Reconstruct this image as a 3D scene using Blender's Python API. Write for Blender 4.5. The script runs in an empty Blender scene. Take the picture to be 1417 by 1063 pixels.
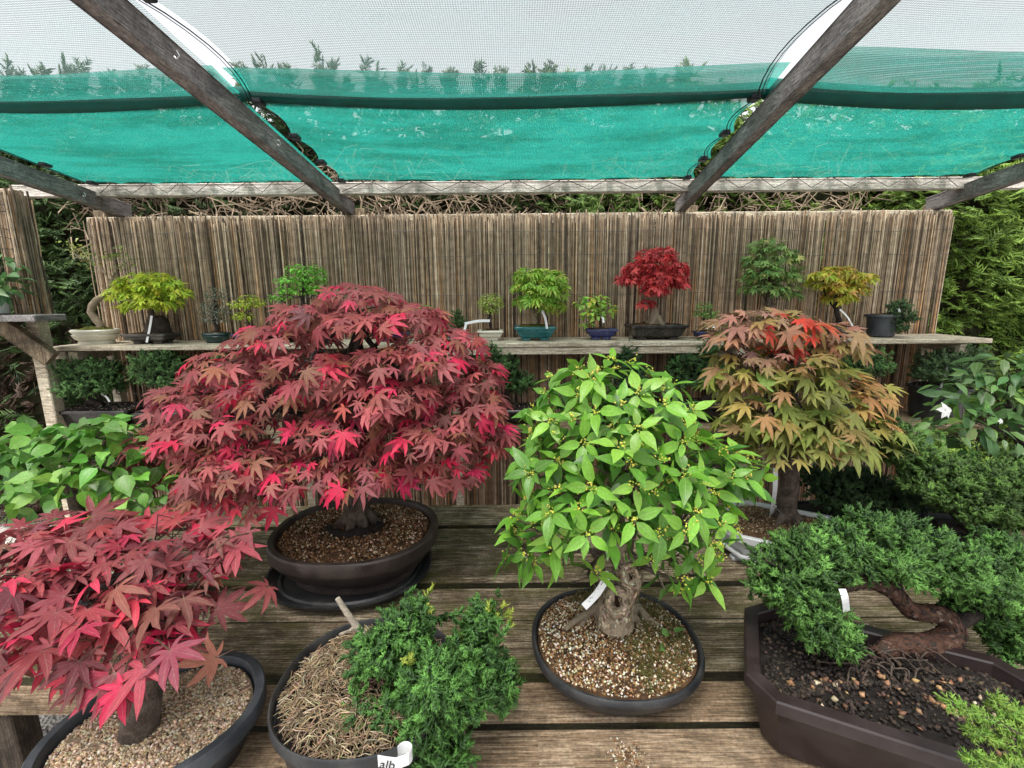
import bpy, math, random
import numpy as np
from mathutils import Matrix, Vector

# ------------------------------------------------------------------ camera
S = bpy.context.scene
COL = S.collection
FPX, PIT, ROLL, CZ = 640.0, math.radians(10.6), math.radians(0.5), 1.6
cp, sp, cr, sr = math.cos(PIT), math.sin(PIT), math.cos(ROLL), math.sin(ROLL)
cam = bpy.data.cameras.new('camera'); camo = bpy.data.objects.new('camera', cam); COL.objects.link(camo)
cam.sensor_width = 36.0; cam.lens = 36.0 * FPX / 1417.0; cam.clip_start = 0.02; cam.clip_end = 400
_R = Vector((1, 0, 0)); _U = Vector((0, sp, cp)); _F = Vector((0, cp, -sp))
_rc = _R * cr - _U * sr; _uc = _R * sr + _U * cr
m = Matrix.Identity(4)
for i in range(3):
    m[i][0], m[i][1], m[i][2] = _rc[i], _uc[i], -_F[i]
m[2][3] = CZ
camo.matrix_world = m
S.camera = camo

# ------------------------------------------------------------------ sky, sun, exposure
W = bpy.data.worlds.new('World'); S.world = W; W.use_nodes = True
wn = W.node_tree.nodes; wl = W.node_tree.links
SUN_EL, SUN_ROT = math.radians(66), math.radians(205)
sky = wn.new('ShaderNodeTexSky'); sky.sky_type = 'NISHITA'; sky.sun_disc = False
sky.sun_elevation = SUN_EL; sky.sun_rotation = SUN_ROT; sky.air_density = 1.0; sky.dust_density = 4.0; sky.ozone_density = 0.6
hs = wn.new('ShaderNodeHueSaturation'); hs.inputs['Saturation'].default_value = 0.12
wl.new(sky.outputs[0], hs.inputs['Color']); wl.new(hs.outputs[0], wn['Background'].inputs['Color'])
wn['Background'].inputs['Strength'].default_value = 0.128
sun = bpy.data.lights.new('sun', 'SUN'); sun.energy = 1.5; sun.angle = math.radians(24); sun.color = (1, .95, .88)
suno = bpy.data.objects.new('sun', sun); COL.objects.link(suno)
_az = SUN_ROT
_sd = Vector((math.sin(_az) * math.cos(SUN_EL), math.cos(_az) * math.cos(SUN_EL), math.sin(SUN_EL)))
suno.rotation_euler = _sd.to_track_quat('Z', 'Y').to_euler(); suno.location = _sd * 20
S.view_settings.view_transform = 'Standard'; S.view_settings.look = 'None'
S.view_settings.exposure = 1.5; S.view_settings.gamma = 1.0; S.view_settings.use_curve_mapping = False

RNG = np.random.default_rng(7)
random.seed(7)

# ------------------------------------------------------------------ helpers
def ray(px, py):
    u = (px - 708.5) / FPX; v = (531.5 - py) / FPX
    a = u * cr + v * sr; b = -u * sr + v * cr
    return np.array([a, cp + b * sp, -sp + b * cp])
def at(px, py, Y=None, Z=None):
    r = ray(px, py)
    t = Y / r[1] if Y is not None else (Z - CZ) / r[2]
    return np.array([0, 0, CZ]) + r * t
def ppm(p):
    d = p - np.array([0, 0, CZ])
    return FPX / (d[1] * cp - d[2] * sp)
def nrm(v): return v / (np.linalg.norm(v, axis=-1, keepdims=True) + 1e-9)

class MB:
    """collects vertices / faces (with optional colour and uv) of ONE mesh"""
    def __init__(s): s.v = []; s.f = []; s.c = []; s.uv = []; s.n = 0
    def add(s, v, f, c=None, uv=None):
        v = np.asarray(v, float).reshape(-1, 3)
        s.v.append(v); s.f += [tuple(int(i) + s.n for i in q) for q in f]; s.n += len(v)
        if c is not None:
            c = np.asarray(c, float)
            s.c.append(np.broadcast_to(c, (len(v), 3)) if c.ndim == 1 else c)
        else: s.c.append(np.ones((len(v), 3)))
        s.uv.append(np.zeros((len(v), 2)) if uv is None else np.asarray(uv, float))
        return s
    def box(s, lo, hi, c=None, bev=0.0):
        x0, y0, z0 = lo; x1, y1, z1 = hi
        if bev <= 0:
            s.add([(x0,y0,z0),(x1,y0,z0),(x1,y1,z0),(x0,y1,z0),(x0,y0,z1),(x1,y0,z1),(x1,y1,z1),(x0,y1,z1)],
                  [(0,3,2,1),(4,5,6,7),(0,1,5,4),(1,2,6,5),(2,3,7,6),(3,0,4,7)], c)
        else:
            b = bev; pts = []
            for z, k in ((z0, b), (z0 + b, 0), (z1 - b, 0), (z1, b)):
                for (x, y) in ((x0+b+k*.0, y0+k), (x1-b, y0+k), (x1-k, y0+b), (x1-k, y1-b), (x1-b, y1-k), (x0+b, y1-k), (x0+k, y1-b), (x0+k, y0+b)):
                    pts.append((x, y, z))
            f = []
            for r in range(3):
                for i in range(8):
                    j = (i + 1) % 8; f.append((r*8+i, r*8+j, r*8+8+j, r*8+8+i))
            f.append(tuple(range(7, -1, -1))); f.append(tuple(range(24, 32)))
            s.add(pts, f, c)
        return s
    def beam(s, a, b, w, h, c=None):
        """rectangular bar from a to b, w wide (horizontal), h high"""
        a = np.array(a, float); b = np.array(b, float); d = nrm(b - a)
        side = np.cross(d, [0, 0, 1.0])
        side = np.array([1.0, 0, 0]) if np.linalg.norm(side) < 1e-3 else nrm(side)
        up = np.cross(side, d); pts = []
        e = min(w, h) * .08
        for q in (a, b):
            for (i, j) in ((-1,-1),(1,-1),(1,1),(-1,1)):
                for (p_, q_) in (((1,0),(0,1)) if i*j > 0 else ((0,1),(1,0))):
                    pts.append(q + side * i * (w/2 - e * p_) + up * j * (h/2 - e * q_))
        f = [tuple(range(7, -1, -1)), tuple(range(8, 16))]
        for i in range(8):
            j = (i + 1) % 8; f.append((i, j, 8 + j, 8 + i))
        s.add(pts, f, c); return s
    def tube(s, pts, rad, n=6, c=None, cap=True, wob=0.0, rng=None):
        pts = np.asarray(pts, float); k = len(pts)
        rad = np.broadcast_to(np.asarray(rad, float), (k,))
        t = np.gradient(pts, axis=0); t = nrm(t)
        ref = np.array([0.3, 0.9, 0.2]) if abs(t[0][2]) > .7 else np.array([0, 0, 1.0])
        V = []; u = None
        for i in range(k):
            u = np.cross(t[i], ref) if u is None else u - t[i] * np.dot(u, t[i])
            u = nrm(u); w = np.cross(t[i], u)
            for j in range(n):
                a = 2 * math.pi * j / n
                r = rad[i] * (1 + (wob * rng.normal() if wob else 0))
                V.append(pts[i] + (u * math.cos(a) + w * math.sin(a)) * r)
        f = []
        for i in range(k - 1):
            for j in range(n):
                q = (j + 1) % n; f.append((i*n+j, i*n+q, (i+1)*n+q, (i+1)*n+j))
        if cap: f.append(tuple(range(n - 1, -1, -1))); f.append(tuple((k-1)*n + j for j in range(n)))
        s.add(V, f, c); return s
    def rings(s, R, c=None, close_top=False, close_bot=True):
        k = len(R); n = len(R[0]); V = np.concatenate(R); f = []
        for i in range(k - 1):
            for j in range(n):
                q = (j + 1) % n; f.append((i*n+j, i*n+q, (i+1)*n+q, (i+1)*n+j))
        if close_bot: f.append(tuple(range(n - 1, -1, -1)))
        if close_top: f.append(tuple((k-1)*n + j for j in range(n)))
        s.add(V, f, c); return s
    def mesh(s, name, mat=None, smooth=None, off=None, col=False, uv=False):
        me = bpy.data.meshes.new(name)
        v = np.concatenate(s.v)
        if off is not None: v = v - np.asarray(off)
        me.from_pydata(v.tolist(), [], s.f)
        if col: setcol(me, np.concatenate(s.c))
        if uv:
            li = np.empty(len(me.loops), np.int32); me.loops.foreach_get('vertex_index', li)
            me.uv_layers.new(name='UVMap').data.foreach_set('uv', np.concatenate(s.uv)[li].astype(np.float32).ravel())
        if mat: me.materials.append(mat)
        if smooth is not None:
            me.polygons.foreach_set('use_smooth', [True] * len(me.polygons))
            if smooth < 180: me.set_sharp_from_angle(angle=math.radians(smooth))
        me.update(); return me
def setcol(me, c):
    a = me.color_attributes.new('Col', 'FLOAT_COLOR', 'POINT')
    a.data.foreach_set('color', np.concatenate([c, np.ones((len(c), 1))], 1).astype(np.float32).ravel())

def fastmesh(name, V, T, mat, col=None, uv=None, off=None, smooth=False):
    """triangle mesh from numpy arrays"""
    me = bpy.data.meshes.new(name)
    V = np.asarray(V, np.float32)
    if off is not None: V = V - np.asarray(off, np.float32)
    T = np.asarray(T, np.int32)
    me.vertices.add(len(V)); me.vertices.foreach_set('co', V.astype(np.float32).ravel())
    me.loops.add(T.size); me.loops.foreach_set('vertex_index', T.ravel())
    me.polygons.add(len(T)); me.polygons.foreach_set('loop_start', np.arange(0, T.size, 3, dtype=np.int32))
    if smooth: me.polygons.foreach_set('use_smooth', np.ones(len(T), bool))
    me.update(calc_edges=True)
    if col is not None: setcol(me, col)
    if uv is not None: me.uv_layers.new(name='UVMap').data.foreach_set('uv', uv[T.ravel()].astype(np.float32).ravel())
    if mat: me.materials.append(mat)
    return me

def thing(name, label, cat, loc=(0, 0, 0), group=None):
    o = bpy.data.objects.new(name, None); COL.objects.link(o); o.location = [float(x) for x in loc]
    o.empty_display_size = .05
    o['label'] = label; o['category'] = cat
    if group: o['group'] = group
    return o
def link(name, me, parent=None, stuff=False, label=None):
    o = bpy.data.objects.new(name, me); COL.objects.link(o)
    if parent is not None: o.parent = parent
    if stuff: o['kind'] = 'stuff'
    if label: o['label'] = label
    return o
def off(t): 
    p = np.array(t.location)
    return p
def part(name, mb, mat, t, smooth=None, stuff=False, label=None, col=False, uv=False, root=None):
    """mesh in world coordinates -> child of t (t, or its own parent, stands at an unrotated location)"""
    o = np.array(t.location, float)
    if t.parent is not None: o = o + np.array(t.parent.location, float)
    return link(name, mb.mesh(name, mat, smooth, o, col, uv), t, stuff, label)

# ------------------------------------------------------------------ materials
def newmat(name):
    M = bpy.data.materials.new(name); M.use_nodes = True
    nt = M.node_tree; return M, nt, nt.nodes['Principled BSDF']
def nd(nt, typ, **kw):
    n = nt.nodes.new(typ)
    for k, v in kw.items():
        if k.startswith('i_'): n.inputs[k[2:]].default_value = v
        else: setattr(n, k, v)
    return n
def ramp(nt, fac, stops):
    r = nt.nodes.new('ShaderNodeValToRGB'); e = r.color_ramp.elements
    while len(e) < len(stops): e.new(.5)
    for q, (p, c) in zip(e, stops):
        q.position = p; q.color = (*c, 1) if len(c) == 3 else c
    nt.links.new(fac, r.inputs[0]); return r.outputs[0]
def mixc(nt, fac, a, b, mode='MIX'):
    n = nt.nodes.new('ShaderNodeMix'); n.data_type = 'RGBA'; n.blend_type = mode
    for sock, v in ((n.inputs[0], fac), (n.inputs[6], a), (n.inputs[7], b)):
        if hasattr(v, 'is_linked'): nt.links.new(v, sock)
        elif isinstance(v, (int, float)): sock.default_value = v
        else: sock.default_value = (*v, 1)
    return n.outputs[2]
def math_(nt, op, a, b=0.0, c=None):
    n = nt.nodes.new('ShaderNodeMath'); n.operation = op
    for sock, v in zip(n.inputs, (a, b) if c is None else (a, b, c)):
        if hasattr(v, 'is_linked'): nt.links.new(v, sock)
        else: sock.default_value = v
    return n.outputs[0]
def coords(nt, kind='Object', scale=(1, 1, 1), rand=True):
    tc = nt.nodes.new('ShaderNodeTexCoord'); mp = nt.nodes.new('ShaderNodeMapping')
    nt.links.new(tc.outputs[kind], mp.inputs[0]); mp.inputs['Scale'].default_value = scale
    if rand:
        oi = nt.nodes.new('ShaderNodeObjectInfo'); v = nt.nodes.new('ShaderNodeVectorMath'); v.operation = 'SCALE'
        v.inputs[0].default_value = (37, 91, 53); nt.links.new(oi.outputs['Random'], v.inputs['Scale'])
        nt.links.new(v.outputs[0], mp.inputs['Location'])
    return mp.outputs[0]
def noise(nt, vec, scale, detail=4, rough=.55, dist=0.0):
    n = nt.nodes.new('ShaderNodeTexNoise'); n.inputs['Scale'].default_value = scale; n.inputs['Detail'].default_value = detail
    n.inputs['Roughness'].default_value = rough; n.inputs['Distortion'].default_value = dist
    nt.links.new(vec, n.inputs['Vector']); return n.outputs['Fac']
def bump(nt, h, bs, strength=.3, dist=.01):
    b = nt.nodes.new('ShaderNodeBump'); b.inputs['Strength'].default_value = strength; b.inputs['Distance'].default_value = dist
    nt.links.new(h, b.inputs['Height']); nt.links.new(b.outputs[0], bs.inputs['Normal'])

def wood(name, dark, mid, light, grain=(1.2, 26, 26), moss=0.0, spots=0.0, rough=.85, bstr=.4):
    M, nt, bs = newmat(name); L = nt.links.new
    gx = tuple(1.0 if q < 5 else .045 * q for q in grain)
    v = coords(nt, 'Object', grain); g = noise(nt, v, 3.0, 9, .7, 1.2)
    big = noise(nt, coords(nt, 'Object', gx), 2.6, 6, .65, .8)
    fine = noise(nt, coords(nt, 'Object', tuple(q * 7 for q in grain)), 1.6, 6, .7)
    gr_ = noise(nt, coords(nt, 'Object', (1, 1, 1)), 110, 4, .75)
    gg = math_(nt, 'ADD', math_(nt, 'MULTIPLY', g, .55), math_(nt, 'ADD', math_(nt, 'MULTIPLY', big, .35), math_(nt, 'MULTIPLY', fine, .2)))
    c = ramp(nt, gg, [(.40, dark), (.53, mid), (.68, light)])
    c = mixc(nt, .75, c, ramp(nt, fine, [(.34, (.12, .12, .12)), (.5, (.5, .5, .5)), (.66, (.85, .85, .85))]), 'OVERLAY')
    c = mixc(nt, .45, c, ramp(nt, gr_, [(.34, (.1, .1, .1)), (.64, (.85, .85, .85))]), 'OVERLAY')
    # dark damp stains
    st = ramp(nt, noise(nt, coords(nt, 'Object', gx), 5.0, 7, .7, .5), [(.50, (0, 0, 0)), (.66, (1, 1, 1))])
    c = mixc(nt, math_(nt, 'MULTIPLY', st, .75), c, tuple(q * .55 for q in dark))
    if moss:
        mk = noise(nt, coords(nt, 'Object', (1, 3.0, 1)), 5.5, 8, .72)
        lo = .66 - .28 * moss
        mk = ramp(nt, mk, [(lo, (0, 0, 0)), (lo + .14, (1, 1, 1))])
        c = mixc(nt, math_(nt, 'MULTIPLY', mk, .7), c, (.072, .070, .016))
    if spots:
        sc_ = noise(nt, coords(nt, 'Object', (1, 1.8, 1)), 30, 8, .78)
        mk = ramp(nt, sc_, [(.61, (0, 0, 0)), (.66, (1, 1, 1))])
        c = mixc(nt, math_(nt, 'MULTIPLY', mk, spots), c, (.40, .36, .28))
    L(c, bs.inputs['Base Color']); bs.inputs['Roughness'].default_value = rough
    bs.inputs['Specular IOR Level'].default_value = .3
    bump(nt, math_(nt, 'ADD', g, math_(nt, 'ADD', math_(nt, 'MULTIPLY', fine, .8), math_(nt, 'MULTIPLY', gr_, .4))), bs, bstr, .006)
    return M
M_gap_shade = wood('gap_shaded_edge', (.012, .010, .006), (.024, .022, .010), (.05, .044, .022), moss=.5, bstr=.4)  # plank sides: shade of the board gaps painted in, with moss mottling
M_deck = wood('weathered_decking', (.050, .036, .022), (.17, .128, .080), (.48, .40, .28), moss=.76, spots=.9, bstr=1.0)
M_deck_clean = wood('smooth_planks', (.085, .052, .030), (.21, .145, .088), (.38, .29, .20), moss=.12, spots=.35, bstr=.5)
M_rafter = wood('rafter_timber', (.10, .09, .09), (.195, .18, .178), (.29, .27, .265), grain=(26, 1.2, 26), bstr=.25)
M_pale = wood('pale_timber', (.22, .18, .13), (.42, .36, .27), (.60, .54, .43), bstr=.2, moss=.08)
M_beam = wood('cross_beam_timber', (.26, .235, .20), (.43, .395, .35), (.58, .55, .50), bstr=.2)
M_post = wood('brown_timber', (.06, .043, .028), (.16, .12, .078), (.28, .22, .15), grain=(26, 26, 1.2), bstr=.3)

def leafmat(name, src='obj', rough=.42, trans=.28, spec=.45, veins=True, sheen=.0, coat=0):
    """leaf: colour from the object colour ('obj') or from the Col attribute"""
    M, nt, bs = newmat(name); L = nt.links.new
    if src == 'obj':
        a = nt.nodes.new('ShaderNodeObjectInfo'); base = a.outputs['Color']
    else:
        a = nt.nodes.new('ShaderNodeVertexColor'); a.layer_name = 'Col'; base = a.outputs['Color']
    c = base
    no = noise(nt, coords(nt, 'Object', (1, 1, 1), rand=False), 45 if src != 'obj' else 7, 3)
    c = mixc(nt, .35, c, ramp(nt, no, [(.3, (.25, .25, .25)), (.7, (.75, .75, .75))]), 'OVERLAY')
    if veins:
        uv = nt.nodes.new('ShaderNodeUVMap'); se = nt.nodes.new('ShaderNodeSeparateXYZ'); L(uv.outputs[0], se.inputs[0])
        au = math_(nt, 'ABSOLUTE', se.outputs[0])
        rib = math_(nt, 'SUBTRACT', 1.0, math_(nt, 'SMOOTH_MIN', math_(nt, 'MULTIPLY', au, 9.0), 1.0, .1))
        sv = math_(nt, 'PINGPONG', math_(nt, 'SUBTRACT', math_(nt, 'MULTIPLY', se.outputs[1], 7.0), math_(nt, 'MULTIPLY', au, 2.0)), .5)
        svm = math_(nt, 'MULTIPLY', math_(nt, 'GREATER_THAN', .07, sv), .35)
        vm = math_(nt, 'MAXIMUM', math_(nt, 'MULTIPLY', rib, .6), svm)
        c = mixc(nt, math_(nt, 'MULTIPLY', vm, .45), c, mixc(nt, .5, c, (.8, .75, .55), 'MIX'))
        bump(nt, math_(nt, 'SUBTRACT', 1.0, vm), bs, .25, .002)
    L(c, bs.inputs['Base Color']); bs.inputs['Roughness'].default_value = rough
    bs.inputs['Specular IOR Level'].default_value = spec
    tr = nt.nodes.new('ShaderNodeBsdfTranslucent'); L(c, tr.inputs['Color'])
    mx = nt.nodes.new('ShaderNodeMixShader'); mx.inputs[0].default_value = trans
    L(bs.outputs[0], mx.inputs[1]); L(tr.outputs[0], mx.inputs[2])
    L(mx.outputs[0], nt.nodes['Material Output'].inputs['Surface'])
    return M
M_leaf = leafmat('leaf_single', 'obj', rough=.5, spec=.28); M_leafs = leafmat('leaf_mass', 'col', rough=.5, spec=.28, veins=False)
M_gloss = leafmat('broad_leaf_single', 'obj', rough=.36, trans=.33, spec=.5); M_glosss = leafmat('broad_leaf_mass', 'col', rough=.38, trans=.33, spec=.5, veins=False)
M_needle = leafmat('conifer_foliage', 'col', rough=.5, trans=.12, spec=.35, veins=False)

def colmat(name, rough=.8, spec=.3, nscale=60, nstr=.5, bstr=.2):
    M, nt, bs = newmat(name); L = nt.links.new
    a = nt.nodes.new('ShaderNodeVertexColor'); a.layer_name = 'Col'
    no = noise(nt, coords(nt, 'Object', (1, 1, 1), rand=False), nscale, 4)
    c = mixc(nt, nstr, a.outputs['Color'], ramp(nt, no, [(.3, (.2, .2, .2)), (.7, (.8, .8, .8))]), 'OVERLAY')
    L(c, bs.inputs['Base Color']); bs.inputs['Roughness'].default_value = rough; bs.inputs['Specular IOR Level'].default_value = spec
    bump(nt, no, bs, bstr, .002); return M
M_grit = colmat('grit', .75, .35); M_reed = colmat('reeds', .6, .35, 25, .55); M_straw = colmat('straw', .85, .2)

def plain(name, c, rough=.5, spec=.5, dust=0.0, dustc=(.3, .27, .22), ns=14, var=.25, metal=0, bstr=.08):
    M, nt, bs = newmat(name); L = nt.links.new
    v = coords(nt, 'Object'); n1 = noise(nt, v, ns, 6, .6); n2 = noise(nt, v, ns * 9, 3)
    cc = mixc(nt, 1.0, c, ramp(nt, n1, [(.3, (1 - var,) * 3), (.7, (1 + var,) * 3)]), 'MULTIPLY')
    if dust:
        mk = ramp(nt, math_(nt, 'ADD', math_(nt, 'MULTIPLY', n1, .7), math_(nt, 'MULTIPLY', n2, .3)), [(.46, (0, 0, 0)), (.66, (1, 1, 1))])
        cc = mixc(nt, math_(nt, 'MULTIPLY', mk, dust), cc, dustc)
    L(cc, bs.inputs['Base Color']); bs.inputs['Specular IOR Level'].default_value = spec; bs.inputs['Metallic'].default_value = metal
    L(ramp(nt, n1, [(.3, (max(0, rough - .12),) * 3), (.7, (min(1, rough + .12),) * 3)]), bs.inputs['Roughness'])
    bump(nt, math_(nt, 'ADD', n2, math_(nt, 'MULTIPLY', n1, 1.5 if bstr > .5 else 0.0)), bs, bstr, .002 if bstr < .5 else .006); return M
M_blackpot = plain('black_plastic', (.018, .019, .022), .42, .5, .35, (.09, .085, .075))
M_greypot = plain('dark_grey_plastic', (.032, .038, .045), .5, .5, .3, (.12, .12, .12))
M_clay = plain('brown_stoneware', (.042, .030, .026), .5, .45, .45, (.11, .09, .075))
M_brownpot = plain('brown_plastic', (.026, .017, .017), .42, .45, .25, (.06, .048, .045))
M_cream = plain('cream_glaze', (.62, .60, .50), .3, .5, .2, (.35, .32, .24), var=.08)
M_whitepot = plain('pale_grey_glaze', (.52, .53, .53), .35, .5, .35, (.28, .27, .24), var=.1)
M_teal = plain('teal_glaze', (.012, .13, .14), .25, .6, .2, (.1, .17, .15))
M_blue = plain('cobalt_glaze', (.010, .016, .10), .22, .6, .1)
M_dgreen = plain('dark_green_glaze', (.010, .035, .032), .25, .6, .1)
M_black = plain('black_glaze', (.012, .010, .010), .25, .6, .1)
M_grey = plain('grey_stoneware', (.055, .050, .046), .7, .3, .3)
M_soil = plain('soil', (.075, .042, .022), .95, .2, .5, (.14, .08, .04), 40, .5, bstr=.8)
M_soild = plain('dark_compost', (.016, .012, .010), .9, .3, .3, (.05, .04, .03), 50, .5, bstr=.9)
M_moss = plain('moss', (.10, .11, .022), .95, .1, .5, (.22, .17, .05), 45, .4, bstr=1.0)
M_gritbed = plain('grit_bed', (.36, .27, .18), .9, .2, .5, (.20, .13, .08), 120, .4, bstr=.9)
M_bark = plain('bark', (.085, .062, .047), .85, .3, .6, (.20, .17, .14), 30, .5, bstr=1.0)
M_bark_red = plain('reddish_bark', (.085, .040, .026), .8, .3, .5, (.17, .10, .07), 28, .5, bstr=1.0)
M_bark_pale = plain('pale_bark', (.34, .27, .19), .85, .3, .6, (.09, .065, .042), 40, .5, bstr=1.0)
M_bark_dark = plain('dark_bark', (.030, .022, .018), .85, .3, .4, (.09, .07, .06), 30, .5, bstr=.9)
M_dead = plain('bleached_deadwood', (.46, .40, .32), .8, .3, .5, (.22, .17, .12), 40, .3, bstr=.8)
M_legwood = wood('dark_leg_timber', (.020, .014, .010), (.045, .033, .024), (.09, .068, .05), grain=(26, 26, 1.2), bstr=.3)
M_rot = plain('hollow_wood', (.020, .011, .007), .95, .1, .3, (.06, .035, .02), 60, .5, bstr=.8)
M_label = plain('white_label_plastic', (.72, .73, .74), .4, .5, .15, (.5, .5, .48), var=.06)
M_ink = plain('black_ink', (.012, .012, .02), .6)
M_wire = plain('grey_wire', (.12, .12, .12), .5, .5, metal=.7)
M_cord = plain('black_cord', (.012, .012, .014), .7, .3)
M_clip = plain('black_clip', (.014, .013, .018), .4, .5)
M_flower = plain('yellow_green_flowers', (.55, .52, .10), .6, .3)
M_petal = plain('white_petals', (.8, .8, .8), .5, .3, var=.05)
M_steel = plain('steel_hook', (.45, .45, .45), .3, .5, metal=1)

def netmat(name, colr, cover, amp, transl):
    M, nt, bs = newmat(name); L = nt.links.new
    uv = nt.nodes.new('ShaderNodeUVMap'); se = nt.nodes.new('ShaderNodeSeparateXYZ'); L(uv.outputs[0], se.inputs[0])
    s1 = math_(nt, 'SINE', math_(nt, 'MULTIPLY', se.outputs[0], 2 * math.pi / .0065))
    s2 = math_(nt, 'SINE', math_(nt, 'MULTIPLY', se.outputs[1], 2 * math.pi / .0075))
    stain = noise(nt, coords(nt, 'UV', (1.2, 5, 1)), 1.6, 6, .65)
    k = math_(nt, 'ADD', math_(nt, 'MULTIPLY', math_(nt, 'ADD', s1, math_(nt, 'MULTIPLY', s2, 1.3)), amp), math_(nt, 'ADD', cover - .12, math_(nt, 'MULTIPLY', stain, .24)))
    k = math_(nt, 'MINIMUM', math_(nt, 'MAXIMUM', k, 0.0), 1.0)
    gn = noise(nt, coords(nt, 'UV', (1, 1, 1)), 240, 3, .8)
    colr = mixc(nt, .8, colr, ramp(nt, gn, [(.3, (.1, .1, .1)), (.7, (.9, .9, .9))]), 'OVERLAY')
    c = mixc(nt, 1.0, colr, ramp(nt, stain, [(.38, (.72, .70, .66)), (.56, (1, 1, 1))]), 'MULTIPLY')
    di = nt.nodes.new('ShaderNodeBsdfDiffuse'); tl = nt.nodes.new('ShaderNodeBsdfTranslucent'); tp = nt.nodes.new('ShaderNodeBsdfTransparent')
    L(c, di.inputs[0]); L(c, tl.inputs[0])
    m1 = nt.nodes.new('ShaderNodeMixShader'); m1.inputs[0].default_value = transl; L(di.outputs[0], m1.inputs[1]); L(tl.outputs[0], m1.inputs[2])
    m2 = nt.nodes.new('ShaderNodeMixShader'); L(k, m2.inputs[0]); L(tp.outputs[0], m2.inputs[1]); L(m1.outputs[0], m2.inputs[2])
    L(m2.outputs[0], nt.nodes['Material Output'].inputs['Surface']); return M
M_net = netmat('teal_shade_net', (.022, .255, .205), .80, .16, .72)
M_net_open = netmat('open_shade_net', (.11, .18, .17), .47, .17, .6)

# ------------------------------------------------------------------ leaf and sprig prototypes
def maple_leaf(rng, lobes=7, detail=True, petiole=True):
    if lobes == 7: ang = [0, 33, -33, 70, -70, 118, -118]; ln = [1, .93, .93, .76, .76, .42, .42]
    else: ang = [0, 40, -40, 88, -88]; ln = [1, .88, .88, .58, .58]
    ang = [a + rng.normal() * 4 for a in ang]; ln = [l * (1 + rng.normal() * .06) for l in ln]
    order = np.argsort(ang); ang = np.radians(np.array(ang)[order]); ln = np.array(ln)[order]; n = len(ang)
    V = [(0, 0, 0)]; UV = [(0, 0)]; T = []
    droop = rng.uniform(.10, .38); fold = rng.uniform(.25, .5)
    def P(a, r, side, w, k):
        x = math.sin(a) * r + math.cos(a) * side * w; y = math.cos(a) * r - math.sin(a) * side * w
        z = -droop * (x * x + y * y) * (1 + .5 * k) + abs(side) * w * fold
        return (x, y, z)
    sin_idx = []
    for i in range(n - 1):
        a = (ang[i] + ang[i+1]) / 2; r = .135 * (ln[i] + ln[i+1])
        V.append(P(a, r, 0, 0, 0)); V[-1] = (V[-1][0], V[-1][1], V[-1][2] + .03); UV.append((1, .2)); sin_idx.append(len(V) - 1)
    V.append(P(ang[0] - .35, .16, 0, 0, 0)); UV.append((1, .2)); first = len(V) - 1
    V.append(P(ang[-1] + .35, .16, 0, 0, 0)); UV.append((1, .2)); last = len(V) - 1
    for i in range(n):
        SL = first if i == 0 else sin_idx[i-1]; SR = last if i == n - 1 else sin_idx[i]
        k = rng.normal() * .4; l = ln[i]; a = ang[i]; b = len(V)
        tip = a + rng.normal() * .06
        if detail:
            pts = [(P(a, .45*l, 0, 0, k), (0, .45)), (P(a, .74*l, 0, 0, k), (0, .74)),
                   (P(a, .45*l, -1, .122*l, k), (1, .45)), (P(a, .74*l, -1, .085*l, k), (1, .74)),
                   (P(a, .45*l, 1, .122*l, k), (1, .45)), (P(a, .74*l, 1, .085*l, k), (1, .74)), (P(tip, l, 0, 0, k), (0, 1))]
            for p, u in pts: V.append(p); UV.append(u)
            M1, M2, L1, L2, R1, R2, TP = range(b, b + 7)
            T += [(0, M1, SL), (SL, M1, L1), (L1, M1, M2), (L1, M2, L2), (L2, M2, TP), (0, SR, M1), (SR, R1, M1), (R1, M2, M1), (R1, R2, M2), (R2, TP, M2)]
        else:
            pts = [(P(a, .5*l, 0, 0, k), (0, .5)), (P(a, .5*l, -1, .15*l, k), (1, .5)), (P(a, .5*l, 1, .15*l, k), (1, .5)), (P(tip, l, 0, 0, k), (0, 1))]
            for p, u in pts: V.append(p); UV.append(u)
            M1, L1, R1, TP = range(b, b + 4)
            T += [(0, M1, SL), (SL, M1, L1), (L1, M1, TP), (0, SR, M1), (SR, R1, M1), (R1, TP, M1)]
    if petiole:
        b = len(V)
        V += [(-.012, 0, -.005), (.012, 0, -.005), (.0, -.45, -.16)]; UV += [(0, 0)] * 3; T.append((b, b+1, b+2))
    return np.array(V), np.array(T), np.array(UV)
def broad_leaf(rng, width=.215, segs=5, tipx=1.0, petiole=.06):
    V = []; UV = []; T = []
    bend = rng.uniform(.1, .5); fold = rng.uniform(.15, .45); tw = rng.normal() * .12
    for i in range(segs + 1):
        t = i / segs
        w = width * (math.sin(math.pi * t ** .85) ** .8) * (1 - .25 * t) if 0 < t < 1 else 0.0
        if i == segs - 1: w *= .75
        y = petiole + t * (1 - petiole); z = -bend * t * t * .6 + .1 * t; x = tw * t * t
        wav = rng.normal() * .012
        V += [(x, y, z), (x - w, y - w * .1, z + w * fold + wav), (x + w, y - w * .1, z + w * fold - wav)]
        UV += [(0, t), (1, t), (1, t)]
    for i in range(segs):
        a = i * 3; b = a + 3
        if i == 0: T += [(a, b, b+1), (a, b+2, b)]
        elif i == segs - 1: T += [(a, b, a+1), (a, a+2, b)]
        else: T += [(a, b, b+1), (a, b+1, a+1), (a, b+2, b), (a, a+2, b+2)]
    b = len(V); V += [(-.008, petiole, 0), (.008, petiole, 0), (0, -.05, -.03)]; UV += [(0, 0)] * 3; T.append((b, b+1, b+2))
    return np.array(V), np.array(T), np.array(UV)
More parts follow.
